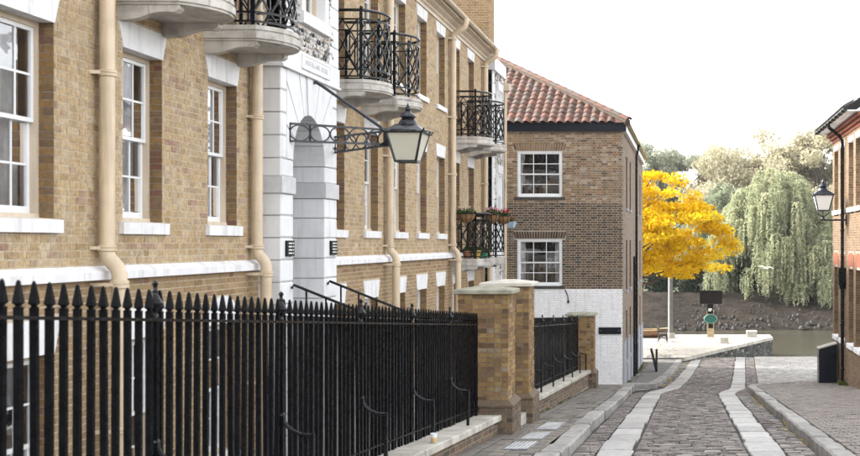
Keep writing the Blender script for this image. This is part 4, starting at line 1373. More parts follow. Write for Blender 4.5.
def low_wall(y0, y1, top, label):
    t_ = thing('low_wall', (-3.15, y0, pave(y0)), label, 'wall', 'low brick walls under the railings')
    m = MB(); n_ = 16
    for k in range(n_):
        a, b = y0 + (y1 - y0) * k / n_, y0 + (y1 - y0) * (k + 1) / n_
        m.quad((-2.92, a, pave(a) - .3), (-2.92, b, pave(b) - .3), (-2.92, b, top(b) - .05), (-2.92, a, top(a) - .05))
        m.quad((-3.40, a, pave(a) - .9), (-3.40, b, pave(b) - .9), (-3.40, b, top(b) - .05), (-3.40, a, top(a) - .05))
    for y_ in (y0, y1): m.quad((-3.4, y_, pave(y_) - .9), (-2.92, y_, pave(y_) - .9), (-2.92, y_, top(y_) - .05), (-3.4, y_, top(y_) - .05))
    core = m.build('core', M['mortar_dark'], t_)
    sl = (top(y1) - top(y0)) / (y1 - y0)
    b_ = MB()
    bricks(b_, lambda u, v, n: (-2.92 + n, u, v + sl * (u - y0)), y0, y1, top(y0) - .08 - .075 * 5, top(y0) - .08)
    b_.build('bricks', M['plinth_brick'], core, kind='stuff')
    y = y0
    while y < y1 - .1:
        y2 = min(y + R.uniform(.42, .52), y1)
        stone_piece(-3.44, -2.86, -3.44, -2.86, y + .004, y2 - .004, top, R.uniform(-.003, .003), .085, .012, .003).build('coping_stone', M['coping'], t_)
        y = y2
low_wall(4.2, 17.66, PLT1, 'low brown brick wall with pale stone coping under the long spear-topped railing')
low_wall(20.8, 33.85, PLT2, 'low brown brick wall with pale stone coping ending at the pillar by the alley')

def pillar(x0, x1, y0, y1, cap_z, capmat, label, single=True):
    t_ = thing('brick_pillar', ((x0 + x1) / 2, (y0 + y1) / 2, pave(y0) - .05), label, 'pillar')
    zb = pave(y0) - .12
    base_top = pave(y0) + .50
    m = MB(); m.box(x0 + .012, x1 - .012, y0 + .012, y1 - .012, zb, cap_z - .09); core = m.build('core', M['mortar_dark'], t_)
    def course_boxes(x0, x1, y0, y1, k):
        L, H, D = .225, .1125, .1025
        out_ = []
        def run(a, b, start):
            u = a; n_ = start
            while u < b - .02:
                ln = L if n_ % 2 == 0 else H
                e = min(u + ln, b)
                if b - e < .06: e = b
                yield u, e
                u = e; n_ += 1
        if k % 2:
            for a, b in run(x0, x1, 0): out_ += [(a, b, y0, y0 + D), (a, b, y1 - D, y1)]
            for a, b in run(y0 + D + .01, y1 - D - .01, 1): out_ += [(x1 - D, x1, a, b), (x0, x0 + D, a, b)]
        else:
            for a, b in run(y0, y1, 1): out_ += [(x1 - D, x1, a, b), (x0, x0 + D, a, b)]
            for a, b in run(x0 + D + .01, x1 - D - .01, 1): out_ += [(a, b, y0, y0 + D), (a, b, y1 - D, y1)]
        return out_
    joined = MB(); jb = MB()
    z = base_top; k = 0
    while z < cap_z - .11:
        zt = min(z + .075, cap_z - .09)
        for a, b, c_, d_ in course_boxes(x0, x1, y0, y1, k):
            j = lambda: R.uniform(-.0025, .0025)
            bb = (a + .005 + j(), b - .005 + j(), c_ + .005 + j(), d_ - .005 + j(), z + .005 + j(), zt - .005 + j())
            # outer faces sit proud of the joints
            bb = (bb[0] - (.004 if a == x0 else 0), bb[1] + (.004 if b == x1 else 0), bb[2] - (.004 if c_ == y0 else 0), bb[3] + (.004 if d_ == y1 else 0), bb[4], bb[5])
            if single:
                m = MB(); m.box(*bb); m.build('brick', M['pil_obj'], t_)
            else: joined.box(*bb, R.random())
        z = zt; k += 1
    if not single: joined.build('bricks', M['pil'], t_, kind='stuff')
    o = .085; z = zb; k = 0                                        # wider, dirtier base with a chamfered offset course
    m = MB(); m.box(x0 - o + .012, x1 + o - .012, y0 - o + .012, y1 + o - .012, zb, base_top - .1); m.build('base_core', M['mortar_dark'], t_)
    while z < base_top - .09:
        zt = min(z + .075, base_top - .075)
        for a, b, c_, d_ in course_boxes(x0 - o, x1 + o, y0 - o, y1 + o, k):
            jb.box(a + .004, b - .004, c_ + .004, d_ - .004, z + .004, zt - .004, R.random())
        z = zt; k += 1
    jb.build('base_bricks', M['plinth_brick'], t_, kind='stuff')
    m = MB(); sq = lambda e, z_: [(x0 - e, y0 - e, z_), (x1 + e, y0 - e, z_), (x1 + e, y1 + e, z_), (x0 - e, y1 + e, z_)]
    m.loft([sq(o, base_top - .075), sq(o, base_top - .055), sq(.006, base_top + .02)]); m.build('offset_course', M['plinth_brick'], t_)
    m = MB(); m.loft([sq(.05, cap_z - .09), sq(.07, cap_z - .08), sq(.07, cap_z - .03), sq(.05, cap_z - .02), sq(-.3, cap_z + .03)]); m.build('cap', capmat, t_)
pillar(-3.55, -2.77, 17.72, 18.42, -.70 + EYE, M['moss_cap'], 'brown brick gate pillar with greenish stone cap at the end of the long railing')
pillar(-3.55, -2.77, 20.0, 20.72, -.67 + EYE, M['pale_cap'], 'ochre brick gate pillar with pale stone cap beyond the stone step')
pillar(-3.55, -2.78, 33.88, 34.55, -2.07 + EYE, M['moss_cap'], 'brick pillar at the alley corner ending the farther railing', False)
st_ = thing('door_step', (-3.1, 19.2, pave(19.2)), 'pale stone step between the two gate pillars', 'step')
for k in range(2):
    m = MB(); z = pave(19.2) + .14 * (k + 1)
    m.cbox(-3.6 - .3 * k, -2.80 - .3 * k, 18.52, 19.90, pave(19.2) - .4, z, .01); m.build('tread', M['coping'], st_)

# paper cup on the coping
cup = thing('paper_cup', (XR + .28, 13.35, PLT1(13.35)), 'small white paper cup left on the stone coping beside a railing brace', 'cup')
m = MB(); m.lathe([(.030, 0), (.036, .055)], (XR + .28, 13.35, PLT1(13.35) + .004), 12); m.build('sleeve', plain('cup_sleeve', (.62, .45, .2), .8, .2, 20), cup, smooth=True)
m = MB(); m.lathe([(.0355, .056), (.041, .10), (.043, .105), (.036, .106), (.030, .062)], (XR + .28, 13.35, PLT1(13.35) + .004), 12); m.build('rim', M['white'], cup, smooth=True)

# pavement lights: iron frames with rows of glass studs
M['stud'] = plain('glass_stud', (.36, .38, .40), .25, .7, 30, bump=.1, spec=.9)
M['grate'] = plain('worn_iron', (.19, .20, .215), .42, .6, 22, metal=.5, bump=.5, bscale=30)
for (a, b), lab in zip(GR, ('worn iron pavement light beside the kerb before the mossy-capped pillar', 'worn iron pavement light between its two neighbours beside the gate pillars', 'worn iron pavement light in front of the pale-capped gate pillar')):
    t_ = thing('pavement_light', ((gx0 + gx1) / 2, a, pave(a)), lab, 'pavement light', 'pavement lights in the flags')
    stone_piece(gx0, gx1, gx0, gx1, a, b, pave, .008, .04, .006, .001).build('frame', M['grate'], t_)
    ns = MB(); y = a + .08
    while y < b - .06:
        x = gx0 + .05
        while x < gx1 - .03:
            z = pave(y) + .009; s_ = .019
            ns.add([(x - s_, y - s_ * 1.6, z - .002), (x + s_, y - s_ * 1.6, z - .002), (x + s_, y + s_ * 1.6, z - .005), (x - s_, y + s_ * 1.6, z - .005), (x, y, z + .007 + R.uniform(-.002, .002))], [(0, 1, 4), (1, 2, 4), (2, 3, 4), (3, 0, 4)], R.random()); x += .052
        y += .085
    ns.build('studs', M['stud'], t_, kind='stuff')

# ================================================================== lanterns
def lantern(parent, glass, sc=1.0, o=(0, 0, 0)):
    """four-sided tapering lantern, hollow; origin at the bottom centre of the glass"""
    def L(x, y_, z): return (o[0] + x * sc, o[1] + y_ * sc, o[2] + z * sc)
    b0, t0, h = .155, .262, .43
    sqr = lambda e, z: [L(-e, -e, z), L(e, -e, z), L(e, e, z), L(-e, e, z)]
    m = MB()
    for sx, sy in ((-1, -1), (1, -1), (1, 1), (-1, 1)):
        m.bar(L(sx * b0, sy * b0, 0), L(sx * t0, sy * t0, h), .026 * sc)
    for e, z, w_ in ((b0, 0.0, .03), (t0, h, .03)):
        q = sqr(e, z)
        for k in range(4): m.bar(q[k], q[(k + 1) % 4], w_ * sc)
    body = m.local('frame', M['lamp_black'], parent)
    for k in range(4):
        q0, q1 = sqr(b0 - .002, .012), sqr(t0 - .002, h - .012)
        g_ = MB(); g_.quad(q0[k], q0[(k + 1) % 4], q1[(k + 1) % 4], q1[k]); g_.local('glass_pane', glass, parent)
    g_ = MB(); g_.quad(*sqr(b0 - .01, .002)); g_.local('base_plate', glass, parent)
    m = MB()
    m.loft([sqr(t0 + .035, h - .012), sqr(t0 + .04, h + .012), sqr(t0 + .015, h + .03), sqr(.205, h + .085), sqr(.150, h + .125)])
    m.lathe([(r_ * sc, z * sc) for r_, z in ((.155, h + .11), (.15, h + .14), (.125, h + .185), (.09, h + .225), (.10, h + .235), (.135, h + .245), (.12, h + .27), (.08, h + .30), (.05, h + .325), (.035, h + .345), (.05, h + .36), (.048, h + .375), (.022, h + .41), (.004, h + .455))], o, 16)
    m.local('cap', M['lamp_black'], parent, smooth=True)
    m = MB()
    for sx, sy in ((-1, -1), (1, -1), (1, 1), (-1, 1)):
        e = t0 + .035
        m.loft([[L(sx * (e - .03), sy * (e - .03), h), L(sx * (e + .01), sy * (e - .03), h), L(sx * (e + .01), sy * (e + .01), h), L(sx * (e - .03), sy * (e + .01), h)],
                [L(sx * (e + .015), sy * (e + .015), h + .055), L(sx * (e + .03), sy * (e + .015), h + .055), L(sx * (e + .03), sy * (e + .03), h + .055), L(sx * (e + .015), sy * (e + .03), h + .055)]])
    m.local('corner_ears', M['lamp_black'], parent)
    return body

LX, LY, LZ = -4.25, 17.45, 1.235 + EYE
lamp = thing('wall_lantern', (LX, LY, LZ), 'black four-sided wall lantern on a scrolled iron bracket above the arched entrance', 'lamp')
lantern(lamp, M['frost'])
def scroll_arm(y_w):
    """flat arm of two bars with rings between them, from the wall to the lantern"""
    a = Vector((XP, y_w, 1.58 + EYE)); b = Vector((LX - .30, LY + (y_w - LY) * .06, 1.60 + EYE))
    h0, h1 = .125, .11
    m = MB()
    up = Vector((0, 0, 1))
    m.bar(a + up * h0, b + up * h1, .028, .030); m.bar(a - up * h0, b - up * h1, .028, .030)
    n_ = 5; d = (b - a)
    for k in range(n_):
        c_ = a + d * ((k + .5) / n_)
        r_ = min(h0 - .012, d.length / n_ / 2 - .004)
        u = d.normalized()
        pts = [c_ + (u * math.cos(q) * (d.length / n_ / 2 - .004) + up * math.sin(q) * r_) for q in np.linspace(0, 2 * math.pi, 19)]
        m.tube(pts, .0115, 5, cap=False)
    for q in (0, 1 / n_ * 1.0, 1.0):
        p = a + d * q; m.bar(p - up * (h0 + .01), p + up * (h0 + .01), .026)
    for k in range(n_ + 1):
        p = a + d * (k / n_); m.lathe([(.0, -.012), (.016, -.008), (.016, .008), (0.001, .012)], tuple(p), 6)
    m.build('bracket_arm', M['lamp_black'], lamp)
scroll_arm(16.40); scroll_arm(18.50)
m = MB(); m.tube([(XP - .02, 17.42, 2.43 + EYE), (XP + .05, 17.42, 2.43 + EYE), (XP + .12, 17.42, 2.39 + EYE), (LX - .33, LY, 1.70 + EYE)], .023, 8)
m.lathe([(.0, -.03), (.035, -.02), (.035, .02), (.001, .03)], (XP + .01, 17.42, 2.43 + EYE), 8)
m.build('stay_rod', M['lamp_black'], lamp, smooth=True)
m = MB()                                                       # carrier from the arms' meeting point round the lantern head
m.box(LX - .36, LX - .27, LY - .05, LY + .05, 1.46 + EYE, 1.73 + EYE)
for k in range(4): m.tube([(LX - .36 + .0, LY - .07 + .045 * k, 1.70 + EYE), (LX - .1, LY - .07 + .045 * k, 1.735 + EYE)], .012, 6)
m.tube([(LX + .34 * math.cos(q), LY + .34 * math.sin(q), 1.69 + EYE) for q in np.linspace(0, 2 * math.pi, 25)], .012, 6, cap=False)
m.build('carrier', M['lamp_black'], lamp)

# ================================================================== baskets and pots on the raised-ground balconies
M['coir'] = plain('coir_liner', (.22, .12, .05), .95, .4, 40, bump=.6)
LEAFG = leaf_mat('basket_leaves', [(0, (.03, .06, .02)), (.6, (.07, .12, .04)), (.8, (.12, .17, .07)), (1, (.2, .22, .15))], .3)
REDF = leaf_mat('red_petals', [(0, (.45, .01, .02)), (1, (.6, .04, .06))], .3)
WHF = leaf_mat('white_petals', [(0, (.65, .62, .62)), (1, (.8, .5, .55))], .3)
def tuft(mb, c, r, n, s):
    for k in range(n):
        v = Vector((R.gauss(0, 1), R.gauss(0, 1), R.gauss(0, 1))).normalized() * R.random() ** .4
        p = Vector(c) + Vector((v.x * r[0], v.y * r[1], v.z * r[2]))
        a = Vector((R.gauss(0, 1), R.gauss(0, 1), R.gauss(0, 1))).normalized() * s * R.uniform(.6, 1.2)
        b = a.cross(Vector((R.gauss(0, 1), R.gauss(0, 1), R.gauss(0, 1)))).normalized() * s * .5
        mb.quad(p - a, p + b, p + a, p - b, R.random())
def basket(x, y_, z, wd, fl, label):
    t_ = thing('hanging_basket', (x, y_, z), label, 'flower basket', 'flower baskets on the balcony rail')
    m = MB(); m.lathe([(.02, -.23), (wd * .55, -.19), (wd * .85, -.11), (wd, 0), (wd * .92, .005), (wd * .5, -.03)], (x, y_, z), 14); m.build('liner', M['coir'], t_)
    m = MB()
    for k in range(9):
        a = k * math.pi / 4.5; m.tube([(x + math.cos(a) * wd * 1.02, y_ + math.sin(a) * wd * 1.02, z), (x + math.cos(a) * wd * .88, y_ + math.sin(a) * wd * .88, z - .11), (x + math.cos(a) * wd * .57, y_ + math.sin(a) * wd * .57, z - .195)], .006, 4)
    m.tube([(x + math.cos(a) * wd * 1.02, y_ + math.sin(a) * wd * 1.02, z) for a in np.linspace(0, 6.283, 17)], .008, 4, cap=False); m.build('wire_frame', M['iron'], t_)
    m = MB(); tuft(m, (x, y_, z + .06), (wd * 1.05, wd * 1.05, .10), 260, .04); m.build('foliage', LEAFG, t_)
    for mt, n_ in fl:
        m = MB(); tuft(m, (x, y_, z + .13), (wd * .95, wd * .95, .09), n_, .032); m.build('flowers', mt, t_)
bx_ = lambda px, d: (px - 688) / 1150 * d
bzr = -.40 + 1.13 + EYE
basket(bx_(466.5, 29.0), 29.0, bzr, .23, [(WHF, 30)], 'coir hanging basket of green leaves next to the cream downpipe')
basket(bx_(493, 30.3), 30.1, bzr, .20, [(REDF, 60), (WHF, 60)], 'coir hanging basket with red and white flowers between the two raised balconies')
basket(bx_(505, 31.6), 31.3, bzr, .21, [(REDF, 110), (WHF, 20)], 'coir hanging basket full of red flowers on the farther raised balcony')
def pot(x, y_, z, r_, h, col, label, sq=False):
    t_ = thing('plant_pot', (x, y_, z), label, 'plant pot', 'plant pots on the raised balcony')
    m = MB(); m.lathe([(r_ * .75, 0), (r_, h), (r_ * 1.08, h), (r_ * 1.08, h + .03), (r_ * .9, h + .03), (r_ * .85, h - .02)], (x, y_, z), 4 if sq else 14, rot=math.pi / 4); m.build('pot', plain('pot_' + label[:6], col, .6, .2, 8), t_)
    m = MB(); tuft(m, (x, y_, z + h + .06), (r_ * 1.1, r_ * 1.1, .07), 120, .04); m.build('foliage', LEAFG, t_)
pz = -.40 + .002 + EYE
pot(-5.62, 29.32, pz, .13, .17, (.20, .085, .045), 'terracotta pot on the floor of the raised balcony')
pot(-5.40, 29.36, pz, .11, .18, (.42, .27, .04), 'yellow pot on the floor of the raised balcony')
pot(-5.27, 29.62, pz, .12, .15, (.03, .16, .09), 'green pot on the floor of the raised balcony')
t_ = thing('window_box', (-4.98, 32.1, bzr - .25), 'small pale blue trough hooked outside the farther raised balcony', 'planter')
m = MB(); m.loft([[(-5.02, 31.9, bzr - .30), (-4.86, 31.9, bzr - .30), (-4.86, 32.3, bzr - .30), (-5.02, 32.3, bzr - .30)], [(-5.05, 31.86, bzr - .14), (-4.82, 31.86, bzr - .14), (-4.82, 32.34, bzr - .14), (-5.05, 32.34, bzr - .14)]])
m.build('trough', plain('blue_trough', (.35, .45, .55), .6, .2, 5), t_)
m = MB(); tuft(m, (-4.94, 32.1, bzr - .08), (.12, .25, .07), 140, .035); m.build('foliage', LEAFG, t_)
m = MB(); tuft(m, (-4.94, 32.1, bzr - .04), (.1, .22, .06), 50, .03); m.build('flowers', REDF, t_)
# ================================================================== corner house beyond the alley
YB = 37.0; XB = -2.1; YB1 = 53.0; XL = -10.0
EAVE = 3.58
house = thing('corner_house', (-4, YB, -4.3 + EYE), 'brown brick corner house with red pantile hipped roof and whitewashed lower wall', 'house')
PB = lambda u, v, n: (u, YB - n, v + EYE)
PS = lambda u, v, n: (XB + n, u, v + EYE)
wins = [(-5.49, -4.05, 1.48, 2.96), (-5.49, -4.05, -1.38, .13)]
hb = MB(); backing(hb, PB, XL, XB - .006, -4.7, EAVE + .05, wins)
hw_ = hb.build('front_wall', plain('pale_pointing', (.40, .36, .30), .95, .3, 12, bump=.4), house)
hol = [hole_rect(*w_) for w_ in wins]
arch = lambda z: hole_rect(-5.6, -3.94, z, z + .24)
SW = (1.30, -1.48)                                       # changes of brick: light above, dark between, whitewash below
m = MB(); bricks(m, PB, -8.2, XB, SW[0], EAVE, hol + [arch(2.96)], out=None); m.build('bricks', M['b2_up'], hw_, kind='stuff')
m = MB(); bricks(m, PB, -8.2, XB, SW[1], SW[0], hol + [arch(.13)], joint=.015); m.build('dark_bricks', M['b2_lo'], hw_, kind='stuff')
wm = MB(); wm.quad(PB(-8.2, -4.7, .002), PB(XB, -4.7, .002), PB(XB, SW[1], .002), PB(-8.2, SW[1], .002)); wm.build('whitewash', M['mortar_white'], hw_)
m = MB(); bricks(m, lambda u, v, n: PB(u, v, n + .003), -8.2, XB, -4.7, SW[1], [], proud=.009, jit=.004); m.build('white_bricks', M['b2_white'], hw_, kind='stuff')
for zz, mt in ((2.96, 'b2_up'), (.13, 'b2_lo')):          # flat gauged arches, bricks on end
    m = MB(); n_ = 20
    for k in range(n_):
        a, b = -5.58 + 1.62 * k / n_, -5.58 + 1.62 * (k + 1) / n_
        sp = (k + .5 - n_ / 2) * .006
        c_ = R.random() * .6
        m.add([PB(a + .006, zz + .02, -.01), PB(b - .006, zz + .02, -.01), PB(b - .006 + sp, zz + .235, -.01), PB(a + .006 + sp, zz + .235, -.01),
               PB(a + .006, zz + .02, .008), PB(b - .006, zz + .02, .008), PB(b - .006 + sp, zz + .235, .008), PB(a + .006 + sp, zz + .235, .008)], [(0, 1, 5, 4), (1, 2, 6, 5), (2, 3, 7, 6), (3, 0, 4, 7), (4, 5, 6, 7)], c_)
    m.build('arch_bricks', M[mt], hw_, kind='stuff')
M['dark_sill'] = plain('dark_sill_stone', (.06, .055, .05), .8, .3, 6)
for a, b, c_, d_ in wins:
    ww = sash_window('window', (b - a) / 2, d_ - c_, 3, 2, 2, .025, 'S', M['white'], .28 if c_ < 0 else .12, (.06, .10, .085, M['dark_sill']), None, None, house)
    ww.location = Vector(((a + b) / 2, YB, c_ + EYE)) - wloc(house)
# side wall along the lane
swin = []
for yc in (39.35, 41.75, 47.6, 50.2):
    swin += [(yc - .45, yc + .45, 1.2, 2.95), (yc - .45, yc + .45, -1.6, .1), (yc - .45, yc + .45, -4.0, -2.3)]
hb = MB(); backing(hb, PS, YB + .002, YB1, -5.4, EAVE + .05, swin); hsw = hb.build('side_wall', M['mortar_dark'], house)
m = MB(); bricks(m, PS, YB, YB1, -3.7, EAVE, [hole_rect(*w_) for w_ in swin]); m.build('bricks', M['b2_side'], hsw, kind='stuff')
M['grey_render'] = plain('pale_grey_render', (.30, .315, .36), .8, .15, 3, bump=.2, stain=(.25, .25, .26, .4))
for a, b in ((37.35, 38.9), (39.8, 41.3), (42.2, 47.15), (48.05, 49.75), (50.65, YB1)):
    m = MB(); m.prism([(a, pave(a) - .1), (b, pave(b) - .1), (b, -2.45 - (b - 37) * .03 + EYE - .7), (a, -2.45 - (a - 37) * .03 + EYE - .9)], lambda u, v, q_: (q_, u, v), XB, XB + .03)
    m.build('rendered_plinth', M['grey_render'], hsw)
pr = None
for a, b, c_, d_ in swin:
    ww = sash_window('window', .45, d_ - c_, 2, 2, 2, .20, 1, M['lamp_black'], .3, (.05, .06, .10, M['grey_render']), None, None, house)
    ww.location = Vector((XB, (a + b) / 2, c_ + EYE)) - wloc(house)
    m = MB()
    for s_ in (-.45, .45): m.quad((0, s_, 0), (-.24, s_, 0), (-.24, s_, d_ - c_), (0, s_, d_ - c_))
    m.quad((0, -.45, d_ - c_), (-.24, -.45, d_ - c_), (-.24, .45, d_ - c_), (0, .45, d_ - c_))
    m.local('reveal', M['plinth_brick'], ww)
# back and left walls
m = MB(); m.quad((XL, YB1, -5.4 + EYE), (XB, YB1, -5.4 + EYE), (XB, YB1, EAVE + EYE), (XL, YB1, EAVE + EYE)); m.quad((XL, YB, -5 + EYE), (XL, YB1, -5 + EYE), (XL, YB1, EAVE + EYE), (XL, YB, EAVE + EYE))
m.build('rear_wall', M['b2_side'], house)
# fascia boards and eaves
m = MB(); m.box(XL, XB + .12, YB - .13, YB - .10, EAVE + EYE, EAVE + .31 + EYE); m.box(XL, XB + .09, YB - .10, YB, EAVE + .02 + EYE, EAVE + .05 + EYE); m.build('fascia', M['fascia'], house)
m = MB(); m.box(XB + .09, XB + .12, YB - .095, YB1, EAVE + EYE, EAVE + .25 + EYE); m.box(XB + .002, XB + .09, YB, YB1, EAVE + .02 + EYE, EAVE + .05 + EYE); m.build('side_fascia', M['white'], house)
m = MB(); m.tube([(XB + .19, YB - .1, EAVE + .26 + EYE), (XB + .19, YB1, EAVE + .26 + EYE)], .06, 8); m.build('gutter', M['iron'], house)
m = MB(); m.tube([(XB + .19, 44.7, EAVE + .22 + EYE), (XB + .10, 44.7, EAVE - .2 + EYE), (XB + .10, 44.7, pave(44.7))], .05, 8); m.build('downpipe', M['iron'], house)
m = MB(); m.tube([(XB + .10, 42.9, -.5 + EYE), (XB + .10, 42.9, pave(42.9))], .045, 8); m.build('waste_pipe', M['iron'], house)
# hipped roof: pantiles laid one by one on the slope towards the lane's head
TAN = .55; ang = math.atan(TAN); e0x, e0y, e0z = XB + .18, YB - .2, EAVE + .31 + EYE
tw, tg = .27, .38
tm = MB(); nseg = 9; tl = .45; th = .016
rings = []
for s_ in (0.0, tl):
    top = []
    for k in range(nseg + 1):
        u = k / nseg
        zz = .042 * math.sin(math.pi * (u * 1.55 - .02)) if u < .66 else .042 * math.sin(math.pi * (.66 * 1.55 - .02 + (u - .66) * 1.4))
        top.append((u * (tw + .03) - (tw + .03) / 2, s_, zz))
    rings.append(top + [(x, y_, z - th) for x, y_, z in top[::-1]])
tm.loft(rings)
TILE = [(0, (.065, .037, .029)), (.2, (.10, .046, .031)), (.45, (.135, .052, .032)), (.65, (.115, .062, .045)), (.82, (.085, .066, .055)), (.94, (.155, .06, .035)), (1, (.10, .088, .077))]
tmat = brick_mat('pantile_clay', TILE, 'obj', dirt=.65, dirtcol=(.045, .042, .037))
tile_me = tm.mesh('pantile', tmat, smooth=True)
rfb = MB()
ridge_d = 5.6
def rp(x, d, lift=0.0): return (x, e0y + d, e0z + TAN * d + lift)
rfb.add([rp(XL - .2, 0, -.03), rp(e0x, 0, -.03), rp(e0x - ridge_d, ridge_d, -.03), rp(XL - .2, ridge_d, -.03)], [(0, 1, 2, 3)])
rfb.add([(e0x, e0y, e0z - .03), (e0x, YB1 + .2, e0z - .03), (e0x - ridge_d, YB1 - ridge_d, e0z + TAN * ridge_d - .03), (e0x - ridge_d, e0y + ridge_d, e0z + TAN * ridge_d - .03)], [(0, 1, 2, 3)])
rfb.add([(XL - .2, e0y + ridge_d, e0z + TAN * ridge_d - .03), (e0x - ridge_d, e0y + ridge_d, e0z + TAN * ridge_d - .03), (e0x - ridge_d, YB1 - ridge_d, e0z + TAN * ridge_d - .03), (XL - .2, YB1 - ridge_d, e0z + TAN * ridge_d - .03)], [(0, 1, 2, 3)])
rfb.add([rp(XL - .2, 0, -.035), rp(e0x, 0, -.035), (e0x, YB1 + .2, e0z - .035), (XL - .2, YB1 + .2, e0z - .035)], [(0, 1, 2, 3)])
roof = rfb.build('roof', brick_mat('roof_clay', TILE, dirt=.5), house)
ro = wloc(roof)
row = 0; d_ = -.05
while d_ < ridge_d - .2:
    x = e0x - .10 - max(0, d_ + .24) - R.uniform(0, .02)
    x = e0x - .12 - tw * math.ceil((max(0, d_ + .15)) / tw - .35)
    while x > -8.1:
        o = link('pantile', tile_me, roof, Vector(rp(x - tw / 2, d_, .012 + R.uniform(-.004, .008))) - ro)
        o.rotation_euler = (ang - .055 + R.uniform(-.012, .012), R.uniform(-.012, .012), R.uniform(-.015, .015))
        x -= tw
    d_ += tg * math.cos(ang); row += 1
# hip tiles in mortar
hipA = Vector((e0x, e0y, e0z + .03)); hipB = Vector((e0x - ridge_d, e0y + ridge_d, e0z + TAN * ridge_d + .03))
hd = (hipB - hipA).normalized(); Lh = (hipB - hipA).length
side = hd.cross(Vector((0, 0, 1))).normalized(); upv = side.cross(hd).normalized()
s_ = -.05
while s_ < Lh:
    m = MB(); r0 = .125
    rings = []
    for q in (0, .46):
        c_ = hipA + hd * (s_ + q) + upv * (.02 + .012 * (q == 0))
        rings.append([c_ + side * r0 * math.cos(a) + upv * r0 * .85 * math.sin(a) for a in np.linspace(0, math.pi, 9)] + [c_ + side * (r0 - .02) * math.cos(a) + upv * (r0 - .02) * .85 * math.sin(a) for a in np.linspace(math.pi, 0, 9)])
    m.loft(rings); m.build('hip_tile', tmat, roof, smooth=True); s_ += .43
m = MB(); m.tube([hipA - upv * .06, hipB - upv * .06], .115, 8); m.build('hip_mortar', plain('hip_mortar', (.085, .065, .045), .95, .3, 9, bump=.5), roof)
# board and small fittings on the whitewashed wall
bd = thing('wall_board', (-2.5, YB - .05, -2.93 + EYE), 'black horizontal board fixed to the whitewashed wall by the lane', 'board')
m = MB(); m.box(-2.87, XB - .05, YB - .06, YB - .008, -2.93 + EYE, -2.71 + EYE); m.build('board', M['fascia'], bd)
m = MB()
for x in (-2.8, -2.22): m.box(x - .015, x + .015, YB - .066, YB - .0605, -2.84 + EYE, -2.80 + EYE)
m.build('fixing', M['grate'], bd)
cb_ = thing('cable_hook', (-4.0, YB - .02, -1.9 + EYE), 'short black cable hanging at the top of the whitewashed wall', 'cable')
m = MB(); m.tube([(-3.95, YB - .012, -1.5 + EYE), (-3.9, YB - .03, -1.6 + EYE), (-3.86, YB - .03, -1.72 + EYE), (-3.85, YB - .03, -1.85 + EYE)], .016, 6)
m.tube([(-3.85, YB - .03, -1.85 + EYE), (-3.85, YB - .03, -1.93 + EYE)], .035, 7); m.build('cable', M['iron'], cb_)
m = MB(); m.box(XL, XB + .06, YB - .22, YB - .01, -4.75 + EYE, pave(37.8) + .06); m.build('doorstep_ledge', M['kerb'], house)

# ================================================================== ochre brick building on the other side
XO = 5.0; O_0, O_1 = 32.5, 39.7
ochre = thing('ochre_building', (XO, O_1, -4.8 + EYE), 'ochre brick building with white sills and red brick window arches beside the black lantern', 'building')
PO = lambda u, v, n: (XO - n, u, v + EYE)
OWN = [38.75, 37.2, 35.25, 33.75]
ow = .52; rr_ = []; hh_ = []
for c_ in OWN:
    rr_ += [(c_ - ow, c_ + ow, -3.10, -.80), (c_ - ow, c_ + ow, 1.10, 3.12)]
    hh_ += [hole_rect(c_ - ow, c_ + ow, -3.10, -.80), hole_rect(c_ - ow, c_ + ow, 1.10, 3.12), hole_rect(c_ - ow - .02, c_ + ow + .02, 3.12, 3.28), hole_rect(c_ - ow - .06, c_ + ow + .06, -.80, -.28)]
m = MB(); backing(m, PO, O_0, O_1, -5.2, 3.75, rr_); ocw = m.build('wall', M['mortar_dark'], ochre)
m = MB(); bricks(m, PO, O_0, O_1, -5.2, 3.40, hh_); m.build('bricks', M['right_brick'], ocw, kind='stuff')
m = MB(); [bricks(m, lambda u, v, n, q=q: PO(u, v, n + q), O_0, O_1 + q, 3.40 + k * .105, 3.40 + (k + 1) * .105, [], course=.105) for k, q in enumerate((.03, .10, .20))]; m.build('red_band', M['red_brick'], ocw, kind='stuff')
m = MB(); [m.box(XO - q + .004, XO, O_0, O_1 + q - .004, 3.405 + k * .105 + EYE, 3.40 + (k + 1) * .105 + EYE) for k, q in enumerate((.03, .10, .20))]; m.build('cornice', M['red_brick'], ocw)
for c_ in OWN:
    m = MB(); n_ = 15
    for k in range(n_):
        u0_, u1_ = -1 + 2 * k / n_, -1 + 2 * (k + 1) / n_
        a, b = c_ + u0_ * ow, c_ + u1_ * ow; a2, b2 = c_ + u0_ * (ow + .06), c_ + u1_ * (ow + .06)
        z0, z1, zt0, zt1 = -.80 + .10 * (1 - u0_ ** 2), -.80 + .10 * (1 - u1_ ** 2), -.40 + .1 * (1 - u0_ ** 2), -.40 + .1 * (1 - u1_ ** 2)
        pts = [(a + .004, z0), (b - .004, z1), (b2 - .004, zt1), (a2 + .004, zt0)]
        m.add([PO(u, v, -.3) for u, v in pts] + [PO(u, v, .012) for u, v in pts], [(0, 1, 5, 4), (1, 2, 6, 5), (2, 3, 7, 6), (3, 0, 4, 7), (4, 5, 6, 7)], R.random())
    m.build('arch', M['red_brick'], ocw)
pa = sash_window('window', ow, 2.30, 2, 2, 2, .22, -1, M['white'], .3, (.07, .10, .15), None, M['right_brick'], ochre)
pb = sash_window('window', ow, 2.02, 2, 2, 2, .22, -1, M['white'], .3, (.07, .10, .15), (.16, .04, .012), M['right_brick'], ochre)
pa.location = Vector((XO, OWN[0], -3.10 + EYE)) - wloc(ochre); pb.location = Vector((XO, OWN[0], 1.10 + EYE)) - wloc(ochre)
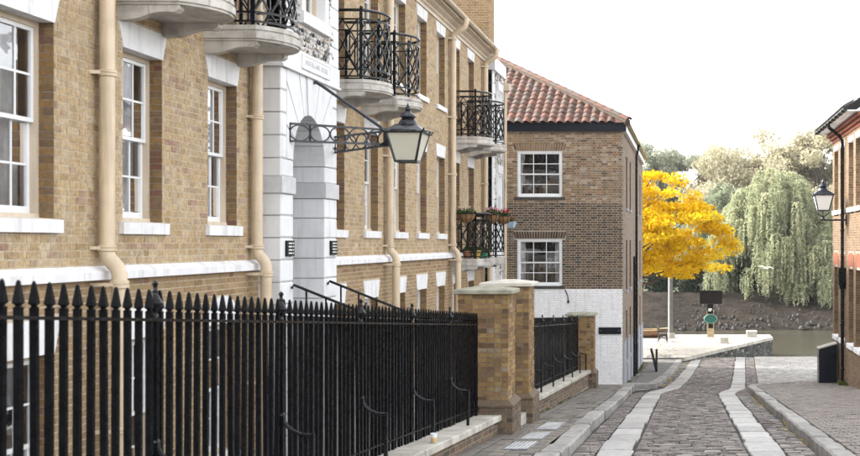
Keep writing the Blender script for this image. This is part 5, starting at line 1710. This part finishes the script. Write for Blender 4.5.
for c_ in OWN[1:]:
    place(pa, ochre, (XO, c_, -3.10 + EYE)); place(pb, ochre, (XO, c_, 1.10 + EYE))
m = MB()
for y_ in (O_0, O_1): m.add([(XO + .005, y_, -5.2 + EYE), (XO + 9, y_, -5.2 + EYE), (XO + 9, y_, 3.75 + EYE), (XO + 4.5, y_, 6.2 + EYE), (XO + .005, y_, 3.75 + EYE)], [(0, 1, 2, 3, 4)])
m.quad((XO + 9, O_0, -5.2 + EYE), (XO + 9, O_1, -5.2 + EYE), (XO + 9, O_1, 3.75 + EYE), (XO + 9, O_0, 3.75 + EYE)); oew = m.build('end_wall', M['mortar_dark'], ochre)
m = MB(); bricks(m, lambda u, v, n: (u, O_0 - n, v + EYE), XO, XO + 9, -5.2, 3.72, []); m.build('bricks', M['right_brick'], oew, kind='stuff')
m = MB(); m.box(XO - .50, XO - .02, O_0, O_1 + .12, 3.73 + EYE, 3.77 + EYE); m.build('soffit', M['white'], ochre)
gt = MB()
half = [(.54 + .07 * math.cos(a), 3.82 + .07 * math.sin(a)) for a in np.linspace(math.pi, 2 * math.pi, 9)]
gt.prism(half, lambda u, v, q_: (XO - u, q_, v + EYE), O_0, O_1 + .12)
y = O_0 + .4
while y < O_1:
    gt.box(XO - .63, XO - .46, y - .03, y + .03, 3.735 + EYE, 3.80 + EYE); y += .75
gt.build('gutter', M['iron'], ochre)
m = MB(); sl_ = .55                                              # slate roof laid in lapped courses
for k in range(14):
    xa = XO - .58 + k * .36; za = 3.86 + sl_ * k * .36
    m.add([(xa, O_0, za + EYE), (xa, O_1 + .18, za + EYE), (xa + .40, O_1 + .18, za + .4 * sl_ - .02 + EYE), (xa + .40, O_0, za + .4 * sl_ - .02 + EYE),
           (xa, O_0, za + .03 + EYE), (xa, O_1 + .18, za + .03 + EYE), (xa + .40, O_1 + .18, za + .4 * sl_ + .01 + EYE), (xa + .40, O_0, za + .4 * sl_ + .01 + EYE)], [(0, 1, 2, 3), (4, 5, 6, 7), (0, 1, 5, 4), (1, 2, 6, 5), (2, 3, 7, 6), (3, 0, 4, 7)])
orf = m.build('roof', M['slate'], ochre)
y = O_0; sl_me = MB().cbox(-.02, .40, .006, .244, 0, .022, .002).mesh('slate', M['slate'])
while y < O_1 + .1:
    o = link('slate', sl_me, orf, Vector((XO - .60, y, 3.888 + EYE)) - wloc(orf)); o.rotation_euler = (0, -math.atan(sl_) + R.uniform(-.02, .01), 0); y += .25
m = MB(); m.tube([(XO - .54, 36.5, 3.80 + EYE), (XO - .52, 36.5, 3.66 + EYE), (XO - .2, 36.5, 3.40 + EYE), (XO - .10, 36.5, 3.25 + EYE), (XO - .10, 36.5, pave(36.5) + .1)], .055, 10); odp = m.build('downpipe', M['iron'], ochre, smooth=True)
m = MB(); m.loft([[(XO - .20, 36.36, -1.45 + EYE), (XO - .01, 36.36, -1.45 + EYE), (XO - .01, 36.64, -1.45 + EYE), (XO - .20, 36.64, -1.45 + EYE)], [(XO - .24, 36.33, -1.28 + EYE), (XO - .01, 36.33, -1.28 + EYE), (XO - .01, 36.67, -1.28 + EYE), (XO - .24, 36.67, -1.28 + EYE)], [(XO - .24, 36.33, -.78 + EYE), (XO - .01, 36.33, -.78 + EYE), (XO - .01, 36.67, -.78 + EYE), (XO - .24, 36.67, -.78 + EYE)]]); m.build('hopper', M['iron'], odp)
for z in (2.2, .4, -2.6, -4.0):
    m = MB(); m.lathe([(.056, -.04), (.07, -.03), (.07, .03), (.056, .04)], (XO - .10, 36.5, z + EYE), 10); m.build('collar', M['iron'], odp)
# its lantern
RLX, RLY, RLZ = bx_(823, 36.3), 36.3, (243 - 210.5) / 1150 * 36.3 + EYE
lp = thing('wall_lantern', (RLX, RLY, RLZ), 'black lantern with opal glass on a plain arm of the ochre brick building', 'lamp')
lantern(lp, M['frost2'], 1.12)
m = MB(); zr = RLZ - .30
m.tube([(XO - .01, RLY, zr), (RLX, RLY, zr)], .028, 8); m.lathe([(.02, -.03), (.06, -.02), (.075, .03), (.05, .08), (.03, .10), (.03, .12)], (RLX, RLY, zr), 10)
for a in (0, math.pi / 2, math.pi, 1.5 * math.pi):
    c_, s_ = math.cos(a + .785), math.sin(a + .785)
    m.tube([(RLX + c_ * .03, RLY + s_ * .03, zr + .09), (RLX + c_ * .10, RLY + s_ * .10, zr + .14), (RLX + c_ * .24, RLY + s_ * .24, zr + .20), (RLX + c_ * .29, RLY + s_ * .29, zr + .26), (RLX + c_ * .26, RLY + s_ * .26, zr + .31)], .014, 6)
m.tube([(RLX, RLY, zr + .1), (RLX, RLY, zr + .31)], .02, 6); m.build('arm', M['lamp_black'], lp)
m = MB(); m.box(XO - .03, XO - .007, RLY - .08, RLY + .08, zr - .15, zr + .15); m.build('back_plate', M['lamp_black'], lp)
# black cabinet at the corner
cab = thing('metal_cabinet', (4.62, 38.3, pave(38.3)), 'black metal cabinet with pale sloping lid at the corner of the ochre building', 'cabinet')
zc = pave(38.3)
m = MB(); m.prism([(4.34, zc + .0), (4.92, zc + .0), (4.92, zc + 1.30), (4.34, zc + 1.13)], lambda u, v, q_: (u, q_, v), 38.0, 38.6); m.build('body', M['fascia'], cab)
m = MB(); m.prism([(4.31, zc + 1.125), (4.93, zc + 1.306), (4.93, zc + 1.345), (4.31, zc + 1.165)], lambda u, v, q_: (u, q_, v), 37.97, 38.63); m.build('lid', M['coping'], cab)
m = MB(); m.box(4.38, 4.88, 37.985, 37.998, zc + .08, zc + 1.08); m.build('door', M['fascia'], cab)
m = MB(); m.box(4.33, 4.35, 38.05, 38.55, zc + .05, zc + 1.08); m.build('side_panel', M['iron'], cab)
# ================================================================== things on the quay
def qd(y_px): return 5.45 * 1150 / (y_px - 243)
M['timber'] = plain('weathered_timber', (.42, .34, .20), .85, .35, 8, bump=.5)
M['green_sign'] = plain('green_enamel', (.008, .085, .068), .4, .1, 5, bump=0)
M['board_dark'] = plain('dark_brown_board', (.008, .005, .005), .6, .5, 9, bump=.2, spec=.2)
D = 66.7; sx = bx_(710.5, D)
sp = thing('sign_post', (sx, D, YQ), 'timber post on the quay carrying a black board and a green oval sign', 'sign post')
m = MB(); m.box(sx - .20, sx + .20, D - .12, D + .12, YQ, YQ + 1.55); m.build('post', M['timber'], sp)
m = MB(); m.box(sx - .62, sx + .66, D - .20, D - .12, YQ + 1.93, YQ + 2.70); m.build('black_board', M['board_dark'], sp)
m = MB(); m.box(sx - .19, sx + .15, D - .22, D - .125, YQ + 1.36, YQ + 1.925); bp_ = m.build('small_plate', M['iron'], sp)
m = MB()
for k in range(2): m.box(sx - .13, sx + .09 - .05 * k, D - .225, D - .2205, YQ + 1.60 - .09 * k, YQ + 1.66 - .09 * k)
m.build('pale_lines', M['white'], bp_)
m = MB(); m.prism([(sx + .0 + .385 * math.cos(a), YQ + 1.06 + .27 * math.sin(a)) for a in np.linspace(0, 2 * math.pi, 25)[:-1]], lambda u, v, q_: (u, q_, v), D - .19, D - .13); ov = m.build('oval_sign', M['green_sign'], sp)
m = MB(); m.tube([(sx + .37 * math.cos(a), D - .192, YQ + 1.06 + .255 * math.sin(a)) for a in np.linspace(0, 2 * math.pi, 25)], .013, 5, cap=False); m.build('rim', plain('pale_green_rim', (.2, .42, .36), .4, .1, 5, bump=0), ov)
m = MB(); m.box(sx - .12, sx + .14, D - .2, D - .125, YQ + .52, YQ + .80); m.build('black_plate', M['iron'], sp)
for (px, py, wd, ht, lab) in ((724.5, 343.5, .46, .36, 'square stone block standing near the quay wall beside the timber sign post'), (752, 337.2, .58, .36, 'wide stone block at the outer end of the quay wall')):
    d_ = qd(py); x = bx_(px, d_)
    b = thing('stone_block', (x, d_, YQ), lab, 'stone block', 'stone blocks on the quay')
    m = MB(); m.cbox(x - wd / 2, x + wd / 2, d_, d_ + wd, YQ, YQ + ht * .8, .02); m.build('shaft', M['coping'], b)
    m = MB(); m.cbox(x - wd / 2 - .015, x + wd / 2 + .015, d_ - .015, d_ + wd + .015, YQ + ht * .8 + .002, YQ + ht, .03); m.build('top', M['pale_cap'], b)
# tall pale post
d_ = 66.0; x = bx_(670.5, d_)
pp = thing('concrete_post', (x, d_, YQ), 'tall pale square concrete post rising from the quay into the yellow leaves', 'post')
m = MB(); h_ = 3.92
def rot_sq(e, z, a=.42): return [(x + e * math.cos(a + k * math.pi / 2 + .785), d_ + e * math.sin(a + k * math.pi / 2 + .785), z) for k in range(4)]
m.loft([rot_sq(.155, YQ), rot_sq(.15, YQ + h_)]); m.build('shaft', plain('pale_concrete', (.13, .13, .125), .85, .25, 3, bump=.3, stain=(.14, .14, .13, .5)), pp)
m = MB(); m.loft([rot_sq(.17, YQ + h_), rot_sq(.17, YQ + h_ + .06), rot_sq(.05, YQ + h_ + .12)]); m.build('cap', M['pale_cap'], pp)
m = MB(); m.loft([rot_sq(.27, YQ), rot_sq(.27, YQ + .25), rot_sq(.21, YQ + .30)]); m.build('foot', M['coping'], pp)
# bench seen from its end
d_ = 63.0; x = bx_(662.0, d_)
be = thing('park_bench', (x, d_, YQ), 'dark iron and timber bench on the quay facing the water', 'bench')
for yy_ in (d_, d_ + 1.5):
    m = MB()
    m.tube([(x - .22, yy_, YQ), (x - .16, yy_, YQ + .42), (x - .26, yy_, YQ + .86)], .03, 6)
    m.tube([(x + .28, yy_, YQ), (x + .22, yy_, YQ + .40), (x + .26, yy_, YQ + .62), (x - .18, yy_, YQ + .60)], .03, 6)
    m.tube([(x - .17, yy_, YQ + .40), (x + .23, yy_, YQ + .40)], .03, 6); m.tube([(x - .19, yy_, YQ + .12), (x, yy_, YQ + .3), (x + .25, yy_, YQ + .12)], .02, 6)
    m.build('end_frame', M['iron'], be)
for k in range(4): m = MB(); m.box(x - .16 + k * .10, x - .08 + k * .10, d_ - .05, d_ + 1.55, YQ + .43, YQ + .46); m.build('seat_slat', plain('bench_timber', (.10, .07, .05), .7, .3, 6), be)
for k in range(3): m = MB(); m.box(x - .215 - k * .028, x - .185 - k * .028, d_ - .05, d_ + 1.55, YQ + .52 + k * .12, YQ + .61 + k * .12); m.build('back_slat', plain('bench_timber', (.10, .07, .05), .7, .3, 6), be)
def boat(name, c, L, wd, ht, mat_out, mat_in, label, rotz=0, cat='boat', flip=False):
    t_ = thing(name, c, label, cat)
    n_ = 12; rings = []
    for k in range(n_ + 1):
        u = k / n_ * 2 - 1
        w_ = wd / 2 * max(.06, (1 - abs(u) ** 2.6)); sheer = ht * (.82 + .22 * u * u); keel = .10 * ht * abs(u) ** 3 * 3
        rings.append([(u * L / 2, -w_, sheer), (u * L / 2, -w_ * .88, ht * .35 + keel * .5), (u * L / 2, -w_ * .35, keel), (u * L / 2, w_ * .35, keel), (u * L / 2, w_ * .88, ht * .35 + keel * .5), (u * L / 2, w_, sheer)])
    if flip: rings = [[(a, -b, ht * 1.04 - c_) for a, b, c_ in r_] for r_ in rings]
    m = MB(); m.loft(rings, cap=False, closed=False); h = m.local('hull', mat_out, t_, smooth=True)
    so = h.modifiers.new('thickness', 'SOLIDIFY'); so.thickness = .03
    m = MB()
    for s_ in (0, 5): m.tube([r_[s_] for r_ in rings], .03, 6)
    m.local('gunwale', mat_in, t_)
    for u in (3, 6, 9):
        z = rings[u][1][2]; m = MB(); m.box(rings[u][0][0] - .12, rings[u][0][0] + .12, rings[u][1][1] * .95, -rings[u][1][1] * .95, z - .02, z + .02) if not flip else m.box(rings[u][0][0] - .1, rings[u][0][0] + .1, -abs(rings[u][1][1]) * .9, abs(rings[u][1][1]) * .9, z - .02, z + .02)
        m.local('thwart', mat_in, t_)
    t_.rotation_euler = (0, 0, rotz)
    return t_
M['varnish'] = plain('varnished_wood', (.20, .10, .04), .45, .3, 5, bump=.1)
boat('rowing_boat', (bx_(648, 66.5), 66.4, YQ), 2.6, 1.1, .52, M['varnish'], M['timber'], 'varnished wooden rowing boat lying on the quay behind the bench', .12)
pu = boat('punt', (bx_(713.5, 99.4), 99.4, -3.50 + EYE - .22), 3.4, .9, .22, plain('white_hull', (.45, .45, .44), .5, .15, 4, bump=.05), M['timber'], 'pale upturned punt on trestles at the top of the far mud bank', .03, flip=True)
for xx in (-1.1, 1.1):
    m = MB()
    for s_ in (-.3, .3): m.bar((xx, s_, 0.02), (xx, s_ * 1.6, -.68), .06)
    m.bar((xx, -.4, .0), (xx, .4, .0), .07); m.local('trestle', M['timber'], pu)
# leaning folded board on the corner pavement
d_ = 46.5; x = bx_(656.6, d_); zb = pave(d_)
ab = thing('folding_board', (x, d_, zb), 'narrow dark green folding board leaning over on the corner pavement', 'sign board')
for k, (o, th) in enumerate(((-.22, 0), (-.07, .07))):
    m = MB(); dy = .25
    V8 = []
    for z, sh in ((0.004, 0.0), (.92 - .03 * k, o)):
        c_ = x + sh + th * (z > .1)
        V8.append([(c_ - .04, d_ - dy, zb + z), (c_ + .04, d_ - dy, zb + z), (c_ + .04, d_ + dy, zb + z), (c_ - .04, d_ + dy, zb + z)])
    m.loft(V8); m.build('panel', plain('dark_green_paint', (.006, .013, .012), .45, .2, 5, bump=.05), ab)
# gull over the water
gl = thing('gull', (bx_(766, 76), 76, (243 - 268.5) / 1150 * 76 + EYE), 'white gull gliding with open wings in front of the willow', 'bird')
m = MB(); m.tube([(-.22, .1, 0), (-.15, .07, .01), (-.05, .02, .02), (.06, -.02, .02), (.15, -.06, .02), (.21, -.09, .01), (.25, -.11, 0)], [.015, .03, .055, .06, .045, .032, .006], 8)
for s_ in (-1, 1):
    ring = []
    for u, (ox, oz, chd) in enumerate(((.03, .03, .17), (.05, .11, .15), (.0, .13, .11), (-.06, .10, .05), (-.12, .07, .01))):
        y_ = s_ * (.04 + .115 * u * 1.15)
        ring.append([(ox + chd / 2, y_, oz), (ox, y_, oz + .012), (ox - chd / 2, y_, oz), (ox, y_, oz - .006)])
    m.loft(ring)
gb = m.local('body', plain('white_feathers', (.78, .78, .78), .9, .1, 8, bump=0), gl, smooth=True)
gl.rotation_euler = (rad(6), rad(-4), rad(68))

# ================================================================== trees
def leaf_quads(P, size, asp=.6, down=0.0, rng=NP):
    n = len(P)
    a = rng.normal(size=(n, 3)); a[:, 2] = a[:, 2] * (1 - down) - down * 2.2
    a /= np.linalg.norm(a, axis=1)[:, None]
    b = np.cross(a, rng.normal(size=(n, 3))); b /= np.linalg.norm(b, axis=1)[:, None] + 1e-9
    s_ = (size * rng.uniform(.6, 1.3, n))[:, None]
    a = a * s_ / 2; b = b * s_ * asp / 2
    V = np.stack([P - a, P + b, P + a, P - b], 1).reshape(-1, 3)
    return V, np.arange(4 * n).reshape(n, 4)
def branch(mb, a, b, r0, r1, wob=.12, n=6):
    a = Vector(a); b = Vector(b); L = (b - a).length
    pts = [a.lerp(b, k / n) + Vector((R.gauss(0, 1), R.gauss(0, 1), R.gauss(0, .6))) * wob * L * .25 * math.sin(math.pi * k / n) for k in range(n + 1)]
    mb.tube(pts, [r0 + (r1 - r0) * k / n for k in range(n + 1)], 6)
    return pts
def tree(name, base, top, label, mat, clumps, n, size, spread, trunk_r=.2, group=None, asp=.6, crown_name='crown', down=0.0, shade=None):
    """clumps: list of (centre, radii) of leaf clumps"""
    t_ = thing(name, base, label, 'tree', group)
    m = MB(); lead = branch(m, base, top, trunk_r, trunk_r * .45, .15, 8)
    for c_, r_ in clumps[:70]:
        a = lead[min(8, max(3, int(8 * (c_[2] - base[2]) / max(1, top[2] - base[2]) * .75)))]
        branch(m, a, c_, trunk_r * .30, trunk_r * .05, .2, 5)
    m.build('trunk', M['bark'], t_)
    C = np.array([c_ for c_, r_ in clumps]); Rr = np.array([r_ for c_, r_ in clumps])
    w_ = Rr[:, 0] * Rr[:, 1] * Rr[:, 2]; w_ = w_ ** .8; w_ /= w_.sum()
    k = NP.choice(len(C), n, p=w_)
    v = NP.normal(size=(n, 3)); v /= np.linalg.norm(v, axis=1)[:, None]
    v *= (NP.random(n) ** .5)[:, None]
    P = C[k] + v * Rr[k] * spread
    V, Q = leaf_quads(P, size, asp, down)
    tone = NP.random(len(C))
    col = np.clip(.55 * tone[k] + .45 * NP.random(n), 0, 1)
    np_mesh(crown_name, V, Q, col, mat, t_)
    return t_
# yellow maple on the quay behind the corner house
YL = leaf_mat('yellow_leaves', [(0, (.26, .13, .006)), (.15, (.46, .255, .006)), (.5, (.64, .42, .012)), (.82, (.72, .54, .03)), (1, (.36, .38, .05))], .5)
cl = []
cx, cy, ch_ = -4.1, 59.3, -.4
for k in range(215):
    while True:
        u = Vector((R.uniform(-1, 1), R.uniform(-1, 1), R.uniform(-.28, 1)))
        if .35 < u.length < 1: break
    c_ = (cx + u.x * 6.1, cy + u.y * 4.6, ch_ + u.z * 4.3 + EYE)
    px = 688 + 1150 * c_[0] / c_[1]
    r_ = R.uniform(.4, .75)
    cl.append((c_, (r_ * 1.5, r_ * 1.5, r_ * .45)))
for c_ in ((1.3, 58.6, .9), (1.9, 58.9, .1), (1.4, 58.2, -.45), (.6, 58.4, 1.6), (2.2, 59.2, -.2), (-.6, 58.5, 3.2), (.1, 58.8, 2.3), (1.7, 59.4, .6)):
    cl.append(((c_[0], c_[1], c_[2] + EYE), (.75, .75, .45)))
tree('maple_tree', (cx, cy, YQ), (cx, cy, 2.6 + EYE), 'broad maple with bright yellow autumn leaves behind the corner house', YL, cl, 40000, .19, 1.0, .26)

def willow(base, top_h, rad_, label, n_str, drop, tones, seed):
    rng = np.random.default_rng(seed)
    t_ = thing('weeping_willow', base, label, 'tree', 'weeping willows on the far bank')
    m = MB(); top = (base[0], base[1], top_h + EYE - 1.6)
    lead = branch(m, base, top, .38, .16, .15, 8)
    P = []; Cc_ = []
    low = base[2] - .4
    nb = int(30 + 6.5 * rad_ * rad_)
    for k in range(nb):
        a = rng.uniform(0, 2 * math.pi); e = math.asin(rng.uniform(.0, 1.0))             # a bough end on the dome of the crown
        rr2 = rng.uniform(.72, 1.02)
        o = np.array([base[0] + rad_ * rr2 * math.cos(e) * math.cos(a), base[1] + rad_ * .85 * rr2 * math.cos(e) * math.sin(a), low + 1.6 + (top_h + EYE - low - 1.6) * (math.sin(e) ** .8) * rng.uniform(.86, 1.02)])
        if k < 40: branch(m, lead[int(rng.integers(3, 8))], tuple(o - np.array([0, 0, .2])), .10, .02, .25, 5)
        tone = rng.random(); ns_ = int(n_str / nb * rng.uniform(.7, 1.3))
        out_ = o[:2] - np.array(base[:2]); out_ = out_ / (np.linalg.norm(out_) + 1e-6)
        for s_ in range(ns_):                                                           # its curtain of hanging shoots
            d2 = rng.normal(0, 1, 2); d2 = d2 / (np.linalg.norm(d2) + .3) * rng.uniform(.2, .95)
            L = min(drop * rng.uniform(.45, 1.0), o[2] - low - rng.uniform(0, .7))
            if L < .6: continue
            nn_ = max(4, int(L / .12)); t1 = np.linspace(0, 1, nn_)
            arc_ = np.minimum(1, np.sqrt(t1 * 3))
            X = o[0] + (d2[0] + out_[0] * .35) * arc_ + rng.normal(0, .03, nn_)
            Y = o[1] + (d2[1] + out_[1] * .35) * arc_ + rng.normal(0, .03, nn_)
            Z = o[2] + .30 * np.sin(np.minimum(1, t1 * 3) * math.pi) - L * t1 + rng.normal(0, .03, nn_)
            P.append(np.stack([X, Y, Z], 1)); Cc_.append(np.clip(.55 * tone + .25 * rng.random() + .2 * rng.random(nn_), 0, 1))
    m.build('trunk', M['bark'], t_)
    P = np.concatenate(P); Cc_ = np.concatenate(Cc_)
    V, Q = leaf_quads(P, .30, .34, .45, rng)
    np_mesh('crown', V, Q, Cc_, leaf_mat('willow_leaves', tones, .4), t_)
WIL = [(0, (.22, .245, .145)), (.4, (.325, .345, .215)), (.75, (.415, .42, .26)), (1, (.49, .47, .285))]
WID = [(0, (.16, .185, .125)), (.5, (.26, .29, .20)), (1, (.38, .395, .26))]
BT = WATER + 2.3
willow((7.7, 98, BT), 6.3, 5.9, 'tall pale green weeping willow behind the gull', 5000, 3.3, WIL, 1)
willow((11.2, 94.5, BT - .6), .6, 3.0, 'low weeping willow bough trailing over the mud beside the black cabinet', 1700, 2.8, WIL, 2)
willow((4.0, 102, BT), 5.4, 4.4, 'darker weeping willow next to the yellow maple', 2300, 3.3, WID, 3)
willow((15.5, 99, BT), 5.2, 4.2, 'weeping willow half hidden by the ochre building', 1800, 3.3, WIL, 4)
def round_tree(x, d_, h_, rx, rz, n, tones, label, size=.32, seed=0, nc=60, name='broadleaf_tree', tr=.3, sparse=1.0):
    rr2 = random.Random(seed); cl_ = []
    for k in range(nc):
        while True:
            u = Vector((rr2.uniform(-1, 1), rr2.uniform(-1, 1), rr2.uniform(-1, 1)))
            if .3 < u.length < 1: break
        c_ = (x + u.x * rx, d_ + u.y * rx * .8, h_ - rz + u.z * rz + EYE)
        r_ = rr2.uniform(.16, .30) * rx * sparse; cl_.append((c_, (r_ * 1.15, r_ * 1.15, r_ * .75)))
    return tree(name, (x, d_, BT), (x, d_, h_ - .5 * rz + EYE), label, leaf_mat('leaves_' + name, tones, .35), cl_, n, size, 1.0, tr, 'trees beyond the river')
BEI = [(0, (.30, .28, .19)), (.4, (.41, .38, .265)), (.75, (.50, .46, .325)), (1, (.57, .51, .37))]  # beige leaf tones, lifted to imitate haze over the far trees
GRY = [(0, (.22, .24, .185)), (.5, (.33, .35, .27)), (1, (.44, .44, .345))]  # grey-green leaf tones, paled for distance haze as well
BRN = [(0, (.20, .16, .125)), (.5, (.31, .25, .195)), (1, (.42, .34, .26))]
round_tree(7.2, 122, 12.2, 7.4, 6.2, 42000, BEI, 'large beige-leaved tree rising above the willows', .34, 3, 90)
round_tree(14.0, 118, 12.0, 5.6, 6.2, 32000, BEI, 'beige-leaved tree rising between the tall willow and the ochre building', .34, 4, 60)
round_tree(19.5, 122, 9.5, 5.5, 5.2, 14000, BEI, 'beige-leaved tree behind the roof of the ochre building', .34, 14, 60)
round_tree(-2.6, 128, 11.2, 4.8, 5.2, 24000, GRY, 'grey-green tree rising behind the yellow maple', .34, 5, 50)
round_tree(-8.5, 126, 9.6, 4.6, 4.2, 12000, GRY, 'grey-green tree showing only beside the corner house wall above the maple', .34, 15, 50)
round_tree(2.6, 130, 9.0, 4.0, 4.8, 15000, BRN, 'thin brown-twigged tree between the grey-green and the beige trees', .30, 6, 46, sparse=.8)
round_tree(3.5, 112, 4.6, 5.0, 4.6, 16000, GRY, 'low grey-green tree above the dark willow', .34, 8, 60)
UND = [(0, (.018, .028, .018)), (.5, (.04, .06, .035)), (.9, (.08, .10, .055)), (1, (.16, .15, .06))]
for k, (x, w_, h_, lab) in enumerate(((-4.2, 2.8, -.8, 'dark evergreen shrub on the far bank between the corner house and the pale concrete post'), (-.6, 2.6, -1.6, 'dark evergreen shrub on the far bank behind the pale concrete post'),
                                   (2.6, 2.6, -1.3, 'dark shrub on the far bank behind the pale punt'), (6.3, 2.6, -1.6, 'dark shrub in the shade under the tall willow'), (10.2, 2.8, -1.0, 'dark shrub under the low willow bough'), (14.6, 3, -.5, 'dark shrub on the far bank behind the ochre building'))):
    rr2 = random.Random(40 + k); cl_ = []
    for q in range(34):
        cl_.append(((x + rr2.uniform(-1, 1) * w_, 100.5 + rr2.uniform(-1.5, 2), BT + .2 + rr2.random() ** .8 * (h_ + EYE - BT - .2)), (rr2.uniform(.5, .9),) * 3))
    t_ = tree('shrub', (x, 101, BT), (x, 101, BT + 1.5), lab, leaf_mat('shrub_leaves', UND, .25), cl_, 8000, .22, 1.0, .08, 'shrubs on the far bank'); t_['category'] = 'shrub'
# far wooded rise that closes the view
cl_ = []
n_ = 60000
Xw = NP.uniform(-75, 95, n_); hw2 = 6.0 + 2.2 * np.sin(Xw * .09) + 1.5 * np.sin(Xw * .31 + 1) ; Zw = BT + EYE * 0 + (NP.random(n_) ** .7) * (hw2 + 2.6)
V, Q = leaf_quads(np.stack([Xw, 150 + NP.uniform(-4, 4, n_), Zw], 1), .75, .7)
fw = np_mesh('distant_wood', V, Q, NP.random(n_), leaf_mat('distant_leaves', GRY, .3), kind='stuff')
tag(fw, 'pale distant wood closing the view beyond the river', 'wood')

# ================================================================== small litter: fallen leaves, weeds
fl_ = MB()
def flat_leaf(x, y_, z, s_):
    a = R.uniform(0, 6.28); c_, n_ = math.cos(a) * s_, math.sin(a) * s_
    t_ = R.uniform(-.02, .03)
    fl_.quad((x - c_, y_ - n_, z + .006), (x + n_ * .6, y_ - c_ * .6, z + .006 + abs(t_)), (x + c_, y_ + n_, z + .008), (x - n_ * .6, y_ + c_ * .6, z + .007), R.random())
for k in range(300):
    y_ = R.uniform(55.5, 68); x = R.gauss(-.5, 1.9)
    edge = -0.24 + (y_ - 54.6) / 12.1 * 5.11
    if x > edge - .5: continue
    flat_leaf(x, y_, YQ + .001, R.uniform(.05, .1))
for k in range(35):
    y_ = R.uniform(38.5, 56); x = CP(y_) + abs(R.gauss(.08, .22)); flat_leaf(x, y_, road(y_) + .012, R.uniform(.04, .08))
for k in range(60):
    y_ = R.uniform(16, 36); flat_leaf(KR - abs(R.gauss(.05, .08)), y_, road(y_) + .015, R.uniform(.02, .04))
tag(fl_.build('fallen_leaves', YL), 'yellow fallen leaves scattered on the quay and in the gutters', 'leaves', kind='stuff')
we = MB()
for k in range(90):
    y_ = R.choice((R.uniform(38, 52), R.uniform(44.5, 52))); x = XB + .06 + abs(R.gauss(0, .12)); tuft(we, (x, y_, pave(y_) + .02), (.07, .09, .015), 4, .03)
for k in range(30): tuft(we, (XO - .1 + R.gauss(0, .05), 36.3 + R.gauss(0, .25), pave(36.3) + .05), (.06, .08, .06), 6, .06)
for k in range(60):
    y_ = R.uniform(21, 33.5); tuft(we, (-2.9 + abs(R.gauss(0, .03)), y_, pave(y_) + .015), (.03, .05, .02), 3, .025)
M['weed'] = leaf_mat('weed_leaves', [(0, (.05, .075, .02)), (1, (.14, .16, .05))], .3)
tag(we.build('weeds', M['weed']), 'low green weeds and moss at the foot of the walls', 'weeds', kind='stuff')

# ================================================================== damp river air
hz = MB(); hz.box(-1300, 1300, -450, 1600, -8.4, 13.5)
t = NT('river_haze')
t.t.nodes.remove(t.p)
pv_ = t.n('ShaderNodeVolumePrincipled')
pv_.inputs['Color'].default_value = (.93, .95, .97, 1)
pv_.inputs['Density'].default_value = 0.00018
pv_.inputs['Anisotropy'].default_value = 0.0
t.l(pv_.outputs[0], t.out.inputs['Volume'])
haze = tag(hz.build('haze', t.m), 'thin pale river haze filling the air over the lane and water', 'haze', kind='stuff')
haze.visible_shadow = True
